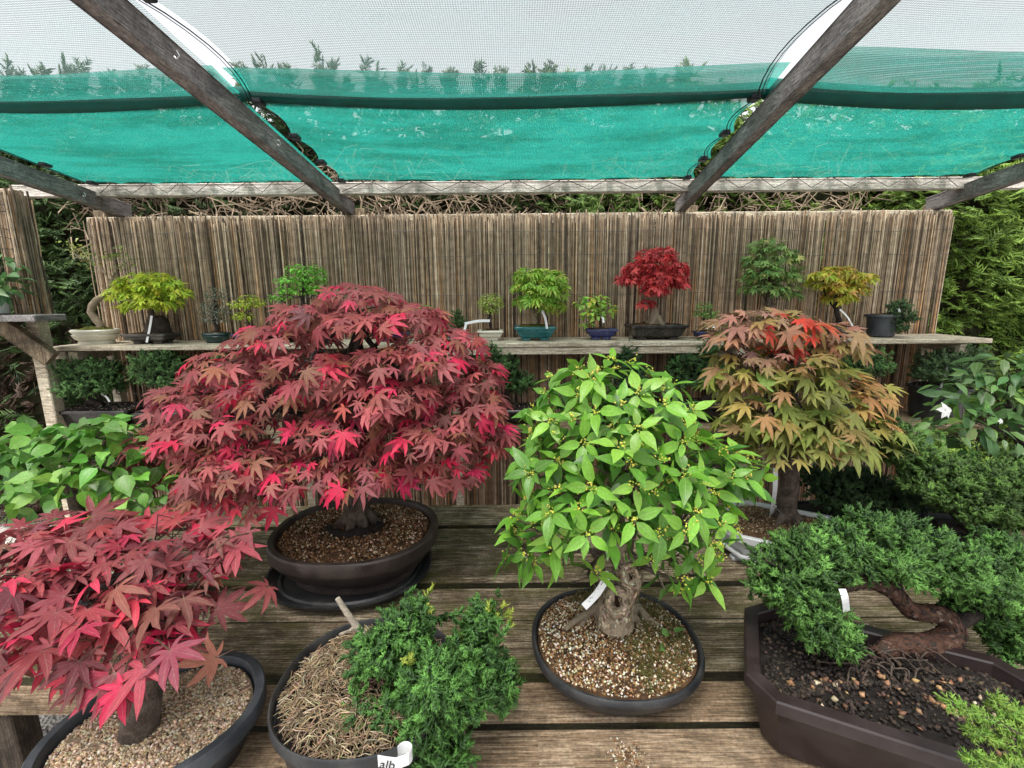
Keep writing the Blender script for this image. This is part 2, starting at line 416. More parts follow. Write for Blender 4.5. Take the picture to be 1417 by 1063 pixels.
def sprig(rng, nf=13, flat=.75, fl=.42, thick=.06, curve=.25, sec=4):
    """conifer spray: a stem along +Y with thin tapering fingers; third output: 0 base .. 1 tip"""
    V = []; T = []; K = []
    def finger(a, b, r0, k0, k1):
        d = nrm(b - a); u = nrm(np.cross(d, [.3, .2, .9])); w = np.cross(d, u); n0 = len(V); ph = rng.uniform(0, 2)
        for j in range(3):
            an = 2.094 * j + ph; V.append(a + d * np.linalg.norm(b - a) * .12 + (u * math.cos(an) + w * math.sin(an)) * r0); K.append(k0)
        V.append(b); K.append(k1)
        for j in range(3): T.append((n0 + j, n0 + (j + 1) % 3, n0 + 3))
    def st(t): return np.array([0, t, curve * t * t * .4])
    finger(st(0), st(.6), thick * .7, 0, .4); finger(st(.45), st(1.0), thick, .4, 1)
    for i in range(nf):
        t = .08 + .75 * i / nf; p = st(t); s_ = 1 if i % 2 else -1
        d = nrm(np.array([s_ * rng.uniform(.6, 1.0), rng.uniform(.6, 1.0), rng.normal() * (1 - flat) * 1.3 + .15]))
        l = fl * (1.05 - .6 * t) * rng.uniform(.75, 1.25)
        finger(p, p + d * l, thick, .15 + .3 * t, .75 + .25 * t)
        if i < sec: q = p + d * l * .4; d2 = nrm(d + np.array([-s_ * .5, .6, rng.normal() * .4])); finger(q, q + d2 * l * .6, thick * .9, .35, .9)
    return np.array(V), np.array(T), np.array(K)

PR = np.random.default_rng(11)
MAPLE7 = [maple_leaf(PR, 7) for _ in range(6)]; MAPLE5 = [maple_leaf(PR, 5) for _ in range(3)]
MAPLES = [maple_leaf(PR, 5, False, False) for _ in range(4)]
BROAD = [broad_leaf(PR) for _ in range(6)]; HEART = [broad_leaf(PR, .36) for _ in range(6)]; OVAL = [broad_leaf(PR, .3, 3) for _ in range(4)]
SPRIG = [sprig(PR, 9, .6, .46, .088, sec=4) for _ in range(8)]; FROND = [sprig(PR, 9, .9, .5, .055, sec=2) for _ in range(8)]; TUFT = [sprig(PR, 6, .4, .5, .07, sec=0) for _ in range(6)]; SPRIG_S = [sprig(PR, 7, .5, .5, .075, sec=0) for _ in range(6)]
def protos(name, P, mat): return [fastmesh(name, v, t, mat, uv=u, smooth=False) for v, t, u in P]
ME_MAPLE = protos('maple_leaf', MAPLE7 + MAPLE5, M_leaf); ME_BROAD = protos('broad_leaf', BROAD, M_gloss); ME_HEART = protos('heart_leaf', HEART, M_gloss)

def frames(n, t):
    """rotation matrices with columns x, y=tip direction, z=normal"""
    n = nrm(n); t = nrm(t - n * np.sum(t * n, -1, keepdims=True)); x = np.cross(t, n)
    return np.stack([x, t, n], -1)
def scatter(P, pos, R, scale, rng, col=None, colfn=None):
    """joins copies of prototypes -> V, T, C, UV"""
    pick = rng.integers(0, len(P), len(pos)); Vs = []; Ts = []; Cs = []; Us = []; n0 = 0
    for k in range(len(P)):
        idx = np.where(pick == k)[0]
        if not len(idx): continue
        v, t, u = P[k]
        vv = np.einsum('nij,vj->nvi', R[idx], v) * scale[idx][:, None, None] + pos[idx][:, None, :]
        m_ = len(v); Vs.append(vv.reshape(-1, 3))
        Ts.append((t[None] + (np.arange(len(idx)) * m_)[:, None, None] + n0).reshape(-1, 3)); n0 += m_ * len(idx)
        if u.ndim == 2: Us.append(np.tile(u, (len(idx), 1))); Cs.append(np.repeat(col[idx], m_, 0))
        else:
            f = np.tile(u, len(idx))[:, None]; lo, hi = col
            Cs.append(np.repeat(lo[idx], m_, 0) * (1 - f) + np.repeat(hi[idx], m_, 0) * f); Us.append(np.zeros((m_ * len(idx), 2)))
    return np.concatenate(Vs), np.concatenate(Ts), np.concatenate(Cs), np.concatenate(Us)

def pad(px, py, rx, ry, Y, ry_m, tilt=0):
    c = at(px, py, Y=Y); k = ppm(c)
    return dict(c=c, s=np.array([rx / k, ry_m, ry / k]))
def shell(pads, n, rng, mind, zmin=-.35, inner=.8, rr=(.82, 1.06), front=-2, tries=40):
    """points spread over the outside of a union of ellipsoids"""
    A = np.array([(p['s'][0]*p['s'][1] + p['s'][0]*p['s'][2] + p['s'][1]*p['s'][2]) for p in pads]); A /= A.sum()
    out = np.zeros((0, 3)); nor = np.zeros((0, 3))
    C = np.array([p['c'] for p in pads]); Sx = np.array([p['s'] for p in pads]); cam_ = np.array([0, 0, CZ])
    for _ in range(n * tries):
        if len(out) >= n: break
        i = rng.choice(len(pads), p=A); d = nrm(rng.normal(size=3))
        if d[2] < zmin: continue
        p = C[i] + d * Sx[i] * rng.uniform(*rr)
        q = ((p - C) / Sx) ** 2; q = q.sum(1); q[i] = 9
        if q.min() < inner ** 2: continue
        nn = nrm(d / Sx[i])
        if front > -1 and np.dot(nn, nrm(cam_ - p)) < front: continue
        if len(out) and mind > 0 and ((out - p) ** 2).sum(1).min() < mind ** 2: continue
        out = np.vstack([out, p]); nor = np.vstack([nor, nn])
    return out, nor
def bulk(pads, n, rng, r0=.3, r1=.95, zmin=-.6):
    A = np.array([np.prod(p['s']) for p in pads]) ** .8; A /= A.sum()
    i = rng.choice(len(pads), n, p=A); d = nrm(rng.normal(size=(n, 3))); d[:, 2] = np.maximum(d[:, 2], zmin)
    C = np.array([p['c'] for p in pads])[i]; Sx = np.array([p['s'] for p in pads])[i]
    r = rng.uniform(r0, r1, (n, 1)); return C + d * Sx * r, nrm(d / Sx)
def pick(rng, n, pal):
    """pal: list of (weight, rgb, jitter)"""
    w = np.array([p[0] for p in pal], float); w /= w.sum(); i = rng.choice(len(pal), n, p=w)
    c = np.array([p[1] for p in pal])[i] * (1 + rng.normal(size=(n, 1)) * .16) * (1 + rng.normal(size=(n, 3)) * .07)
    return np.clip(c, .003, .95)
def leaves(t, pos, R, scale, cols, meshes, rng, name='leaf'):
    o0 = np.array(t.location)
    for p, r, s_, c in zip(pos, R, scale, cols):
        o = bpy.data.objects.new(name, meshes[rng.integers(len(meshes))]); COL.objects.link(o); o.parent = t
        o.location = p - o0; o.rotation_euler = Matrix(r.tolist()).to_euler(); o.scale = (s_,) * 3
        o.color = (*c, 1)
def branches(t, start, pads, rng, r0, mat, name='branch', twigs=6, mb=None):
    """limbs from trunk points into every pad, each with twigs"""
    mb = mb or MB()
    for p in pads:
        st = start[rng.integers(len(start))]; e = p['c'] + np.array([0, 0, p['s'][2] * .2])
        mid = (st + e) / 2 + rng.normal(size=3) * .12 * np.linalg.norm(e - st) + np.array([0, 0, -.02])
        ts = np.linspace(0, 1, 6)[:, None]; cv = (1-ts)**2 * st + 2*ts*(1-ts) * mid + ts**2 * e
        cv[1:-1] += rng.normal(size=(4, 3)) * .006
        mb.tube(cv, np.linspace(r0, r0 * .3, 6), 5)
        for _ in range(twigs):
            d = nrm(rng.normal(size=3)); d[2] = abs(d[2]) * .6
            q = p['c'] + d * p['s'] * .85; a = cv[rng.integers(3, 6)]
            m2 = (a + q) / 2 + rng.normal(size=3) * .02
            mb.tube([a, m2, q], [r0 * .3, r0 * .2, r0 * .1], 3)
    return part(name, mb, mat, t, 60)

# ------------------------------------------------------------------ pots
def ring_fn(kind, w, d, ch=.16, rot=0.0, n=48):
    cR, sR = math.cos(rot), math.sin(rot)
    def f(inset, cx, cy, z):
        a, b = w / 2 - inset, d / 2 - inset
        if kind == 'oval':
            t = np.linspace(0, 2 * math.pi, n, endpoint=False); e = .9
            x = a * np.sign(np.cos(t)) * np.abs(np.cos(t)) ** e; y = b * np.sign(np.sin(t)) * np.abs(np.sin(t)) ** e
        else:
            c = max(.004, ch * min(w, d) - inset * .58)
            pts = [(a, -b + c), (a, b - c), (a - c, b), (-a + c, b), (-a, b - c), (-a, -b + c), (-a + c, -b), (a - c, -b)]
            x, y = np.array(pts).T
        return np.stack([cx + x * cR - y * sR, cy + x * sR + y * cR, np.full(len(x), z)], 1)
    return f
def pot(t, kind, c, w, d, h, mat, rim=.014, taper=.03, ch=.16, rot=0, lip=.02, feet=False, name='pot', style='lip', n=48):
    """hollow pot; c = centre of its foot (x, y, z)"""
    f = ring_fn(kind, w, d, ch, rot, n); x, y, z = c
    fh = .012 if feet else 0
    if style == 'lip':     # overhanging rim
        prof = [(taper + .012, fh), (taper, fh + .008), (taper * .45 + .006, h * .55), (.012, h - lip), (0.0, h - lip + .002), (0, h - .004), (.003, h), (rim - .003, h), (rim, h - .004), (rim + .002, h - .03), (rim + taper * .6, fh + .015)]
    elif style == 'bowl':  # rounded bonsai bowl
        prof = [(taper * 1.25, fh), (taper, fh + .006), (taper * .5, h * .3), (taper * .12, h * .65), (0.006, h - lip), (0, h - lip + .004), (0, h - .005), (.004, h), (rim - .004, h), (rim, h - .005), (rim + .003, h - .03), (rim + taper, fh + .015)]
    elif style == 'waist': # bowl with a foot ring
        prof = [(taper * 1.0, 0), (taper * .98, .014), (taper * 1.12, .018), (taper * .55, h * .35), (taper * .12, h * .62), (.012, h - lip - .012), (.004, h - lip), (0, h - lip + .006), (0, h - .006), (.005, h), (rim - .005, h), (rim, h - .006), (rim + .003, h - .04), (rim + taper, .03)]
    mb = MB(); mb.rings([f(i, x, y, z + zz) for i, zz in prof], close_top=True)
    o = part(name, mb, mat, t, 40 if kind == 'oval' else 25)
    if feet:
        for sx in (-1, 1):
            for sy in (-1, 1):
                qx, qy = sx * (w / 2 - taper - .035), sy * (d / 2 - taper - .025)
                X, Y = x + qx * math.cos(rot) - qy * math.sin(rot), y + qx * math.sin(rot) + qy * math.cos(rot)
                b = MB().box((X - .022, Y - .016, z), (X + .022, Y + .016, z + fh + .003), bev=.003); q = part('foot', b, mat, o)
    return f, o
def soil(t, f, c, h, inset, mat, dome=.02, rng=RNG, name='soil', rough=.004):
    """domed soil surface inside a pot; returns height function"""
    x, y, z = c; mb = MB(); R = []
    base = f(inset, x, y, z + h); ctr = np.array([x, y, z + h])
    ks = [1, .85, .7, .55, .4, .25, .1]
    for k in ks:
        r = ctr + (base - ctr) * k; r[:, 2] = z + h + dome * (1 - k * k) + (rng.normal(size=len(r)) * rough if k < 1 else 0); R.append(r)
    mb.rings(R, close_top=True, close_bot=False)
    return part(name, mb, mat, t, 180)
GRITP = []
for _ in range(8):
    v = nrm(np.array([(1,0,0),(-1,0,0),(0,1,0),(0,-1,0),(0,0,1),(0,0,-1)], float)) * PR.uniform(.6, 1.25, (6, 1)) * np.array([1, .8, .65])
    GRITP.append((v, np.array([(0,2,4),(2,1,4),(1,3,4),(3,0,4),(2,0,5),(1,2,5),(3,1,5),(0,3,5)]), np.zeros((6, 2))))
def randrot(n, rng):
    q = nrm(rng.normal(size=(n, 4))); a, b, c, d = q.T
    return np.stack([np.stack([1-2*(c*c+d*d), 2*(b*c-a*d), 2*(b*d+a*c)], -1), np.stack([2*(b*c+a*d), 1-2*(b*b+d*d), 2*(c*d-a*b)], -1), np.stack([2*(b*d-a*c), 2*(c*d+a*b), 1-2*(b*b+c*c)], -1)], 1)
def grit(t, f, c, h, inset, dome, n, size, pal, rng, name='grit', mask=None, mat=None):
    x, y, z = c; ctr = np.array([x, y]); P = []
    ring = f(inset, x, y, 0)[:, :2]
    i = rng.integers(0, len(ring), n); j = (i + 1) % len(ring); w = rng.uniform(0, 1, (n, 1)); k = np.sqrt(rng.uniform(0, 1, (n, 1)))
    e = ring[i] * (1 - w) + ring[j] * w; xy = ctr + (e - ctr) * k * .985
    zz = z + h + dome * (1 - k[:, 0] ** 2)
    pos = np.column_stack([xy, zz + rng.uniform(-.001, .0035, n)])
    if mask is not None: pos = pos[mask(pos)]
    n = len(pos)
    V, T, C, U = scatter(GRITP, pos, randrot(n, rng), rng.uniform(.55, 1.3, n) * size, rng, pick(rng, n, pal))
    return link(name, fastmesh(name, V, T, mat or M_grit, C, off=t.location), t, True)

def conifer(t, pads, rng, n, size, lo, hi, P=SPRIG, name='foliage', up=.45, zmin=-.7, inner=.75, bulkf=.5, rr=(.78, 1.08), jit=.5):
    """conifer foliage on ellipsoid pads: sprays pointing out and up"""
    A = np.array([(p['s'][0]*p['s'][1] + p['s'][0]*p['s'][2] + p['s'][1]*p['s'][2]) for p in pads]); A /= A.sum()
    C = np.array([p['c'] for p in pads]); Sx = np.array([p['s'] for p in pads])
    i = rng.choice(len(pads), int(n * 2.2), p=A); d = nrm(rng.normal(size=(len(i), 3)))
    # lumpy outline
    ph = rng.uniform(0, 6.28, (len(pads), 3)); lump = 1 + .11 * np.sin(d[:, 0] * 7 + ph[i, 0]) * np.sin(d[:, 1] * 6 + ph[i, 1]) + .1 * np.sin(d[:, 2] * 8 + ph[i, 2])
    r = rng.uniform(*rr, (len(i),)) * lump
    p = C[i] + d * Sx[i] * r[:, None]
    q = (((p[:, None, :] - C[None]) / Sx[None]) ** 2).sum(-1); q[np.arange(len(i)), i] = 9
    ok = (q.min(1) > inner ** 2) & (d[:, 2] > zmin)
    p, nn = p[ok][:n], nrm(d / Sx[i])[ok][:n]
    b, bn = bulk(pads, int(n * bulkf), rng, .3, .85); p = np.vstack([p, b]); nn = np.vstack([nn, bn]); k = len(p)
    tip = nrm(nn + np.array([0, 0, up]) + rng.normal(size=(k, 3)) * jit); nor = nrm(rng.normal(size=(k, 3)) + np.array([0, -.2, .8]))
    s_ = size * rng.uniform(.7, 1.25, k); p = p - tip * s_[:, None] * .5
    lo = np.clip(np.array(lo) * (1 + rng.normal(size=(k, 1)) * .15), .003, 1); hi = np.clip(np.array(hi) * (1 + rng.normal(size=(k, 1)) * .2) * (1 + rng.normal(size=(k, 3)) * .06), .003, 1)
    V, T, C_, U = scatter(P, p, frames(nor, tip), s_, rng, (lo, hi))
    return link(name, fastmesh(name, V, T, M_needle, C_, off=t.location), t, True)
def plumes(t, pads, rng, npl, per, size, lo, hi, L=1.7, zmin=-.55, name='foliage', bulkf=.25, up=.35, P=None, gap=.75):
    """conifer foliage built of feathery plumes: each plume is an axis set round with small sprays"""
    A = np.array([(p['s'][0]*p['s'][1] + p['s'][0]*p['s'][2] + p['s'][1]*p['s'][2]) for p in pads]); A /= A.sum()
    C = np.array([p['c'] for p in pads]); Sx = np.array([p['s'] for p in pads])
    i = rng.choice(len(pads), npl * 6, p=A); d = nrm(rng.normal(size=(len(i), 3)))
    e = C[i] + d * Sx[i] * rng.uniform(.80, 1.18, (len(i), 1))
    q = (((e[:, None, :] - C[None]) / Sx[None]) ** 2).sum(-1); q[np.arange(len(i)), i] = 9
    ok = (q.min(1) > .72) & (d[:, 2] > zmin); e = e[ok]; nn = nrm(d / Sx[i])[ok]; kp = []
    for j in range(len(e)):           # plumes keep their distance so that dark gaps stay between them
        if len(kp) >= npl: break
        if not kp or ((e[kp] - e[j]) ** 2).sum(1).min() > (size * gap) ** 2: kp.append(j)
    e, nn = e[kp], nn[kp]; m_ = len(e)
    ax = nrm(nn + np.array([0, 0, up]) + rng.normal(size=(m_, 3)) * .38); Ln = size * L * rng.uniform(.7, 1.3, (m_, 1)); br = 1 + rng.normal(size=(m_, 1)) * .16
    u = rng.uniform(0, 1, (m_, per)) ** .8; r = nrm(rng.normal(size=(m_, per, 3)))
    p = (e - ax * Ln)[:, None] + ax[:, None] * (Ln * u)[..., None]
    tip = nrm(ax[:, None] * .75 + r * (.25 + .75 * (1 - u))[..., None]); s_ = size * rng.uniform(.6, 1.1, (m_, per)) * (1 - .35 * u)
    p, tip, s_ = p.reshape(-1, 3), tip.reshape(-1, 3), s_.ravel(); brr = np.repeat(br, per, 0); k = len(p)
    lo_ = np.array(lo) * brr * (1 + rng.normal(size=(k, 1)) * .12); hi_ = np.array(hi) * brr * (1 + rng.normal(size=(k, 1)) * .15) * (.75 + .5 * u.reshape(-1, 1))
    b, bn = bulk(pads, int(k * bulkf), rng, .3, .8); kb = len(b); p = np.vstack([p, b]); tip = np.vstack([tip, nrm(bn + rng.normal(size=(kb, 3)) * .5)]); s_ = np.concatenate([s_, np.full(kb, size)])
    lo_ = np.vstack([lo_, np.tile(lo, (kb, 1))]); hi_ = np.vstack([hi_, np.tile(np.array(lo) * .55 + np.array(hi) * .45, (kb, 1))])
    V, T, C_, U = scatter(P or SPRIG, p, frames(nrm(rng.normal(size=(len(p), 3))), tip), s_, rng, (np.clip(lo_, .003, 1), np.clip(hi_, .003, 1)))
    return link(name, fastmesh(name, V, T, M_needle, C_, off=t.location), t, True)
def leafmass(t, pos, nn, rng, P, size, pal, name='foliage', mat=None, upw=.8, out=.7, down=.35, jit=.35, cols=None):
    k = len(pos); up = np.array([0, 0, 1.0])
    nor = nrm(nn * .5 + up * upw + rng.normal(size=(k, 3)) * jit)
    hz = nn.copy(); hz[:, 2] = 0; tip = nrm(hz) * out - up * down + rng.normal(size=(k, 3)) * .4
    V, T, C_, U = scatter(P, pos, frames(nor, tip), size * rng.uniform(.7, 1.2, k), rng, pick(rng, k, pal) if cols is None else cols)
    return link(name, fastmesh(name, V, T, mat or M_leafs, C_, U, off=t.location), t, True)
def curve(pts, n=14):
    """smooth path through points"""
    pts = np.array(pts, float); k = len(pts); out = []
    ext = np.vstack([2*pts[0]-pts[1], pts, 2*pts[-1]-pts[-2]])
    for i in range(k - 1):
        p0, p1, p2, p3 = ext[i:i+4]
        for s_ in np.linspace(0, 1, max(2, n // (k-1)), endpoint=False):
            out.append(.5*((2*p1)+(-p0+p2)*s_+(2*p0-5*p1+4*p2-p3)*s_**2+(-p0+3*p1-3*p2+p3)*s_**3))
    out.append(pts[-1]); return np.array(out)
def trunk(t, pts, radii, mat, rng, name='trunk', n=9, wob=.06, flare=None, steps=14):
    c = curve(pts, steps); r = np.interp(np.linspace(0, 1, len(c)), np.linspace(0, 1, len(radii)), radii)
    mb = MB().tube(c, r, n, wob=wob, rng=rng)
    if flare:
        for k in range(flare):
            a = 2 * math.pi * (k + rng.uniform(-.3, .3)) / flare; d = np.array([math.cos(a), math.sin(a), 0])
            b = c[0]; R0 = r[0]
            mb.tube([b + d * R0 * .3 + [0, 0, R0 * 1.3], b + d * R0 * 1.1 + [0, 0, R0 * .35], b + d * R0 * 2.1 + [0, 0, -.004]], [R0 * .5, R0 * .4, R0 * .12], 6, wob=.08, rng=rng)
    return part(name, mb, mat, t, 70), c
def flakes(t, c, r, rng, n, size, pal, name='bark_flakes'):
    """loose plates of bark lying along a trunk path"""
    r = np.interp(np.linspace(0, 1, len(c)), np.linspace(0, 1, len(r)), r); tg = nrm(np.gradient(c, axis=0))
    u = rng.uniform(0, len(c) - 1.001, n); i = u.astype(int); w = (u - i)[:, None]
    p = c[i] * (1 - w) + c[i+1] * w; d = nrm(tg[i] + rng.normal(size=(n, 3)) * .18); o_ = nrm(np.cross(d, rng.normal(size=(n, 3)))); p = p + o_ * r[i][:, None] * rng.uniform(.93, 1.04, (n, 1))
    V, T, C, U = scatter(FLAKE, p, frames(o_, d), size * rng.uniform(.5, 1.4, n), rng, pick(rng, n, pal))
    return link(name, fastmesh(name, V, T, M_grit, C, off=t.location), t, True)
FLAKE = []
for _ in range(6):
    a_, b_, c_ = PR.uniform(.14, .28), PR.uniform(.1, .25), PR.uniform(.05, .13)
    FLAKE.append((np.array([(0, -.5, 0), (a_, -.1, .02), (b_, .35, .03), (-.02, .5, c_), (-a_, .2, .02), (-b_, -.3, .03), (0, 0, .10)]), np.array([(0,1,6),(1,2,6),(2,3,6),(3,4,6),(4,5,6),(5,0,6)]), np.zeros((7, 2))))
def ribbon(mb, pts, w, normal=(0, -1, .2), th=.0012):
    """thin strip with thickness along a path"""
    pts = np.array(pts, float); tt = nrm(np.gradient(pts, axis=0)); nn = np.array(normal, float)
    R = []
    for p, d in zip(pts, tt):
        s_ = nrm(np.cross(d, nn)); q = nrm(np.cross(s_, d))
        R.append([p - s_*w/2, p + s_*w/2, p + s_*w/2 + q*th, p - s_*w/2 + q*th])
    mb.rings([np.array(r) for r in R], close_top=True); return mb

# ================================================================== SETTING
def gravelmat():
    M, nt, bs = newmat('gravel_ground'); L = nt.links.new
    v = coords(nt, 'Object', rand=False)
    vo = nt.nodes.new('ShaderNodeTexVoronoi'); vo.inputs['Scale'].default_value = 70; L(v, vo.inputs['Vector'])
    n = noise(nt, v, 3, 5)
    c = mixc(nt, .5, ramp(nt, vo.outputs['Color'], [(.2, (.22, .20, .18)), (.8, (.52, .50, .46))]), ramp(nt, n, [(.3, (.30, .28, .25)), (.7, (.46, .44, .40))]))
    L(c, bs.inputs['Base Color']); bs.inputs['Roughness'].default_value = .9
    bump(nt, vo.outputs['Distance'], bs, 1.0, .012); return M
M_gravel = gravelmat()
mb = MB(); mb.add([(-60, -40, 0), (60, -40, 0), (60, 80, 0), (-60, 80, 0)], [(0, 1, 2, 3)])
g = link('ground', mb.mesh('ground', M_gravel)); g['kind'] = 'structure'
r_ = np.random.default_rng(3); n = 5200
pos = np.column_stack([r_.uniform(-2.0, -.5, n), r_.uniform(.15, 1.5, n), r_.uniform(.001, .006, n)])
V, T, C, U = scatter(GRITP, pos, randrot(n, r_), r_.uniform(.006, .013, n), r_, pick(r_, n, [(3, (.42, .40, .37), 0), (2, (.55, .53, .49), 0), (1, (.28, .25, .22), 0)]))
gs = link('loose_gravel', fastmesh('loose_gravel', V, T, M_grit, C)); gs['kind'] = 'stuff'; gs['label'] = 'pale grey gravel chippings on the ground below the bench'; gs['category'] = 'gravel'

# hedge behind everything
M_twig = plain('dry_twigs', (.30, .23, .16), .85, .2, .6, (.12, .085, .055), 12, .5)
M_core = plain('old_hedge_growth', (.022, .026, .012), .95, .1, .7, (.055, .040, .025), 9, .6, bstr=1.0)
def hedge():
    rng = np.random.default_rng(21); t = thing('conifer_hedge', 'tall clipped green conifer hedge behind the reed screens', 'hedge', (0, 3.4, 0))
    mb = MB()
    for i in range(26):
        x = -6 + i * .48 + rng.normal() * .08; y = 3.55 + rng.normal() * .06
        mb.tube([(x, y, 0), (x + rng.normal() * .05, y, 1.3), (x + rng.normal() * .08, y, 2.7)], [.05, .04, .012], 6)
    part('trunk', mb, M_bark_dark, t, 60, True)
    mb = MB()
    for i in range(900):      # bare brown inner twigs
        x = rng.uniform(-4.5, 4.5); z = rng.uniform(.2, 2.6); y = 3.25 + rng.uniform(-.1, .15)
        a = np.array([x, y + .2, z]); d = np.array([rng.normal() * .12, -.14, rng.normal() * .10]); b = a + d; c = b + np.array([rng.normal() * .09, -.05, rng.normal() * .08])
        mb.tube([a, b, c], [.006, .004, .002], 3)
    for i in range(1500):     # woody tangle in the band above the screens
        x = rng.uniform(-2.8, 2.3) if rng.uniform() < .8 else rng.uniform(-2.8, .2); z = rng.uniform(1.98, 2.42); y = 3.08 + rng.uniform(-.04, .16)
        a = np.array([x, y, z]); d = np.array([rng.normal() * .07, -.02 + rng.normal() * .03, rng.normal() * .06]); b = a + d; c = b + np.array([rng.normal() * .06, rng.normal() * .02, rng.normal() * .05])
        mb.tube([a, b, c], [.0045, .0035, .0018], 3, cap=False)
    part('twigs', mb, M_twig, t, None, True)
    # dense inner mass of shaded old foliage
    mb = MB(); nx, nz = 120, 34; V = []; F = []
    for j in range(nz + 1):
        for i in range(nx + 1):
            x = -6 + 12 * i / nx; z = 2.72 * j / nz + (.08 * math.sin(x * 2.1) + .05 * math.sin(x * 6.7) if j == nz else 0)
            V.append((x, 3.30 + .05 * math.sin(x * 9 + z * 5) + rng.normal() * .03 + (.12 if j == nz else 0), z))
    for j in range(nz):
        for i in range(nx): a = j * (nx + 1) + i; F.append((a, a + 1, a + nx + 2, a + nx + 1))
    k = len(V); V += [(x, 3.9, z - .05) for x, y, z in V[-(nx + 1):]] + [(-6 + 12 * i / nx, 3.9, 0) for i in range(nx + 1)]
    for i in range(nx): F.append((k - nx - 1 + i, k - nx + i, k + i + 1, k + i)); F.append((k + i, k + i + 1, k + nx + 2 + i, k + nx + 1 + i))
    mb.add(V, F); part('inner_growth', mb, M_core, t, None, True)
    # foliage
    n = 30000; x = rng.uniform(-5.2, 5.2, n); z = rng.uniform(.02, 2.83, n)
    lump = .10 * np.sin(x * 2.3 + 1) * np.sin(z * 2.1) + .07 * np.sin(x * 5.1 + z * 4.3) + .05 * np.sin(z * 9 - x * 3)
    y = 3.17 + lump + rng.uniform(-.05, .12, n)
    # the band above the screens is thin and woody on the left
    bare = (np.abs(z - 2.2) < .22) & (x < .3) & (x > -2.7)
    low = (x < -2.35) & (z < 1.45)
    hid = (np.abs(x) < 2.15) & (z < 1.8) & (rng.uniform(size=n) < .9)
    keep = ~hid & ~(bare & (rng.uniform(size=n) < .72)) & ~(low & (rng.uniform(size=n) < .45))
    x, y, z, low = x[keep], y[keep], z[keep], low[keep]; n = len(x)
    pos = np.column_stack([x, y, z])
    nt_ = 1500; tx = rng.uniform(-5.2, 5.2, nt_); tz = 2.78 + .10 * np.sin(tx * 2.1) + .06 * np.sin(tx * 6.7) + rng.uniform(-.16, .06, nt_)
    pos = np.vstack([pos, np.column_stack([tx, 3.3 + rng.normal(size=nt_) * .12, tz])]); n = len(pos)
    tip = nrm(np.column_stack([rng.normal(size=n) * .8, -.55 + rng.normal(size=n) * .3, -.05 + rng.normal(size=n) * .55]))
    tip[-nt_:] = nrm(tip[-nt_:] + np.array([0, .5, 1.2]))
    nor = nrm(rng.normal(size=(n, 3)) * .5 + np.array([0, -.5, .7])); s_ = rng.uniform(.07, .14, n)
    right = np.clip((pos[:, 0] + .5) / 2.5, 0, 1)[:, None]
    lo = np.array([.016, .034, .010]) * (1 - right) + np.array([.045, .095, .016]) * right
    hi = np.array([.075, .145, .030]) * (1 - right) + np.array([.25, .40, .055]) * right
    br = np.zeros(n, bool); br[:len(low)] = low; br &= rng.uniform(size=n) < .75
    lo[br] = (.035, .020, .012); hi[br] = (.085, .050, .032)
    lo = lo * (1 + rng.normal(size=(n, 1)) * .2); hi = hi * (1 + rng.normal(size=(n, 1)) * .25)
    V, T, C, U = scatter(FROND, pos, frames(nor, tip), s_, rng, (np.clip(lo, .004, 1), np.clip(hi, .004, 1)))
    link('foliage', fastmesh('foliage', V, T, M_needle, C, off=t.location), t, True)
    # feathery leaders sticking out of the top
    P = []; TT = []
    for px, py in [(60,95),(100,112),(150,100),(190,108),(235,110),(290,108),(330,92),(362,80),(395,95),(440,75),(460,90),(505,82),(520,95),(555,100),(590,98),(622,102),(660,90),(695,100),(735,92),(760,88),(790,100),(835,98),(870,95),(900,100),(940,96),(10,85),(30,105),(820,108),(480,105)] + [(rng.uniform(0, 960), rng.uniform(96, 116)) for _ in range(45)]:
        e = at(px, py, Y=3.3); b = e * [1, 1, 0] + [0, 0, 2.7]; 
        L_ = e[2] - 2.7
        for q in np.linspace(.1, 1, max(5, int(L_ / .028))):
            for k in range(3): P.append(b + (e - b) * q + rng.normal(size=3) * .012); TT.append(nrm(np.array([rng.normal() * .8, rng.normal() * .5, 1.0])))
    P = np.array(P); TT = np.array(TT); n = len(P); s_ = rng.uniform(.05, .11, n) * (1.1 - .3 * rng.uniform(size=n))
    V, T, C, U = scatter(FROND, P - TT * s_[:, None] * .4, frames(nrm(rng.normal(size=(n, 3))), TT), s_, rng, (np.tile((.02, .045, .013), (n, 1)), np.tile((.06, .11, .03), (n, 1))))
    link('leaders', fastmesh('leaders', V, T, M_needle, C, off=t.location), t, True)
hedge()

# ------------------------------------------------------------------ timber frame of the shade roof
SL = .1216; ZB = 2.07; YB = 2.73            # rafter underside at the back, slope towards the viewer
def rz(y): return ZB + (YB - y) * SL
RX = [-2.20, -.917, .965, 2.41]; RS = [-.04, -.026, -.060, 0.0]; RW, RH = .048, .08
def rxf(i, y): return RX[i] + RS[i] * (YB - y)
t = thing('timber_pergola', 'grey brown timber frame with rafters carrying the green shade nets', 'pergola', (0, 2.73, 0)); FRAME = t
for i, x in enumerate(RX):
    y0, y1 = -.5, 2.80
    part('rafter', MB().beam((rxf(i, y0), y0, rz(y0) + RH / 2), (rxf(i, y1), y1, rz(y1) + RH / 2), RW, RH), M_rafter, t)
yb = 2.60; zb = 2.142
part('cross_beam', MB().beam((-2.62, yb, zb + .03), (2.72, yb, zb + .03), .045, .06), M_beam, t)
part('front_beam', MB().beam((-2.62, -.4, rz(-.4) + RH + .03), (2.72, -.4, rz(-.4) + RH + .03), .045, .06), M_beam, t)
part('fence_rail', MB().box((-2.40, 2.745, 2.012), (2.50, 2.785, 2.066), bev=.003), M_pale, t)
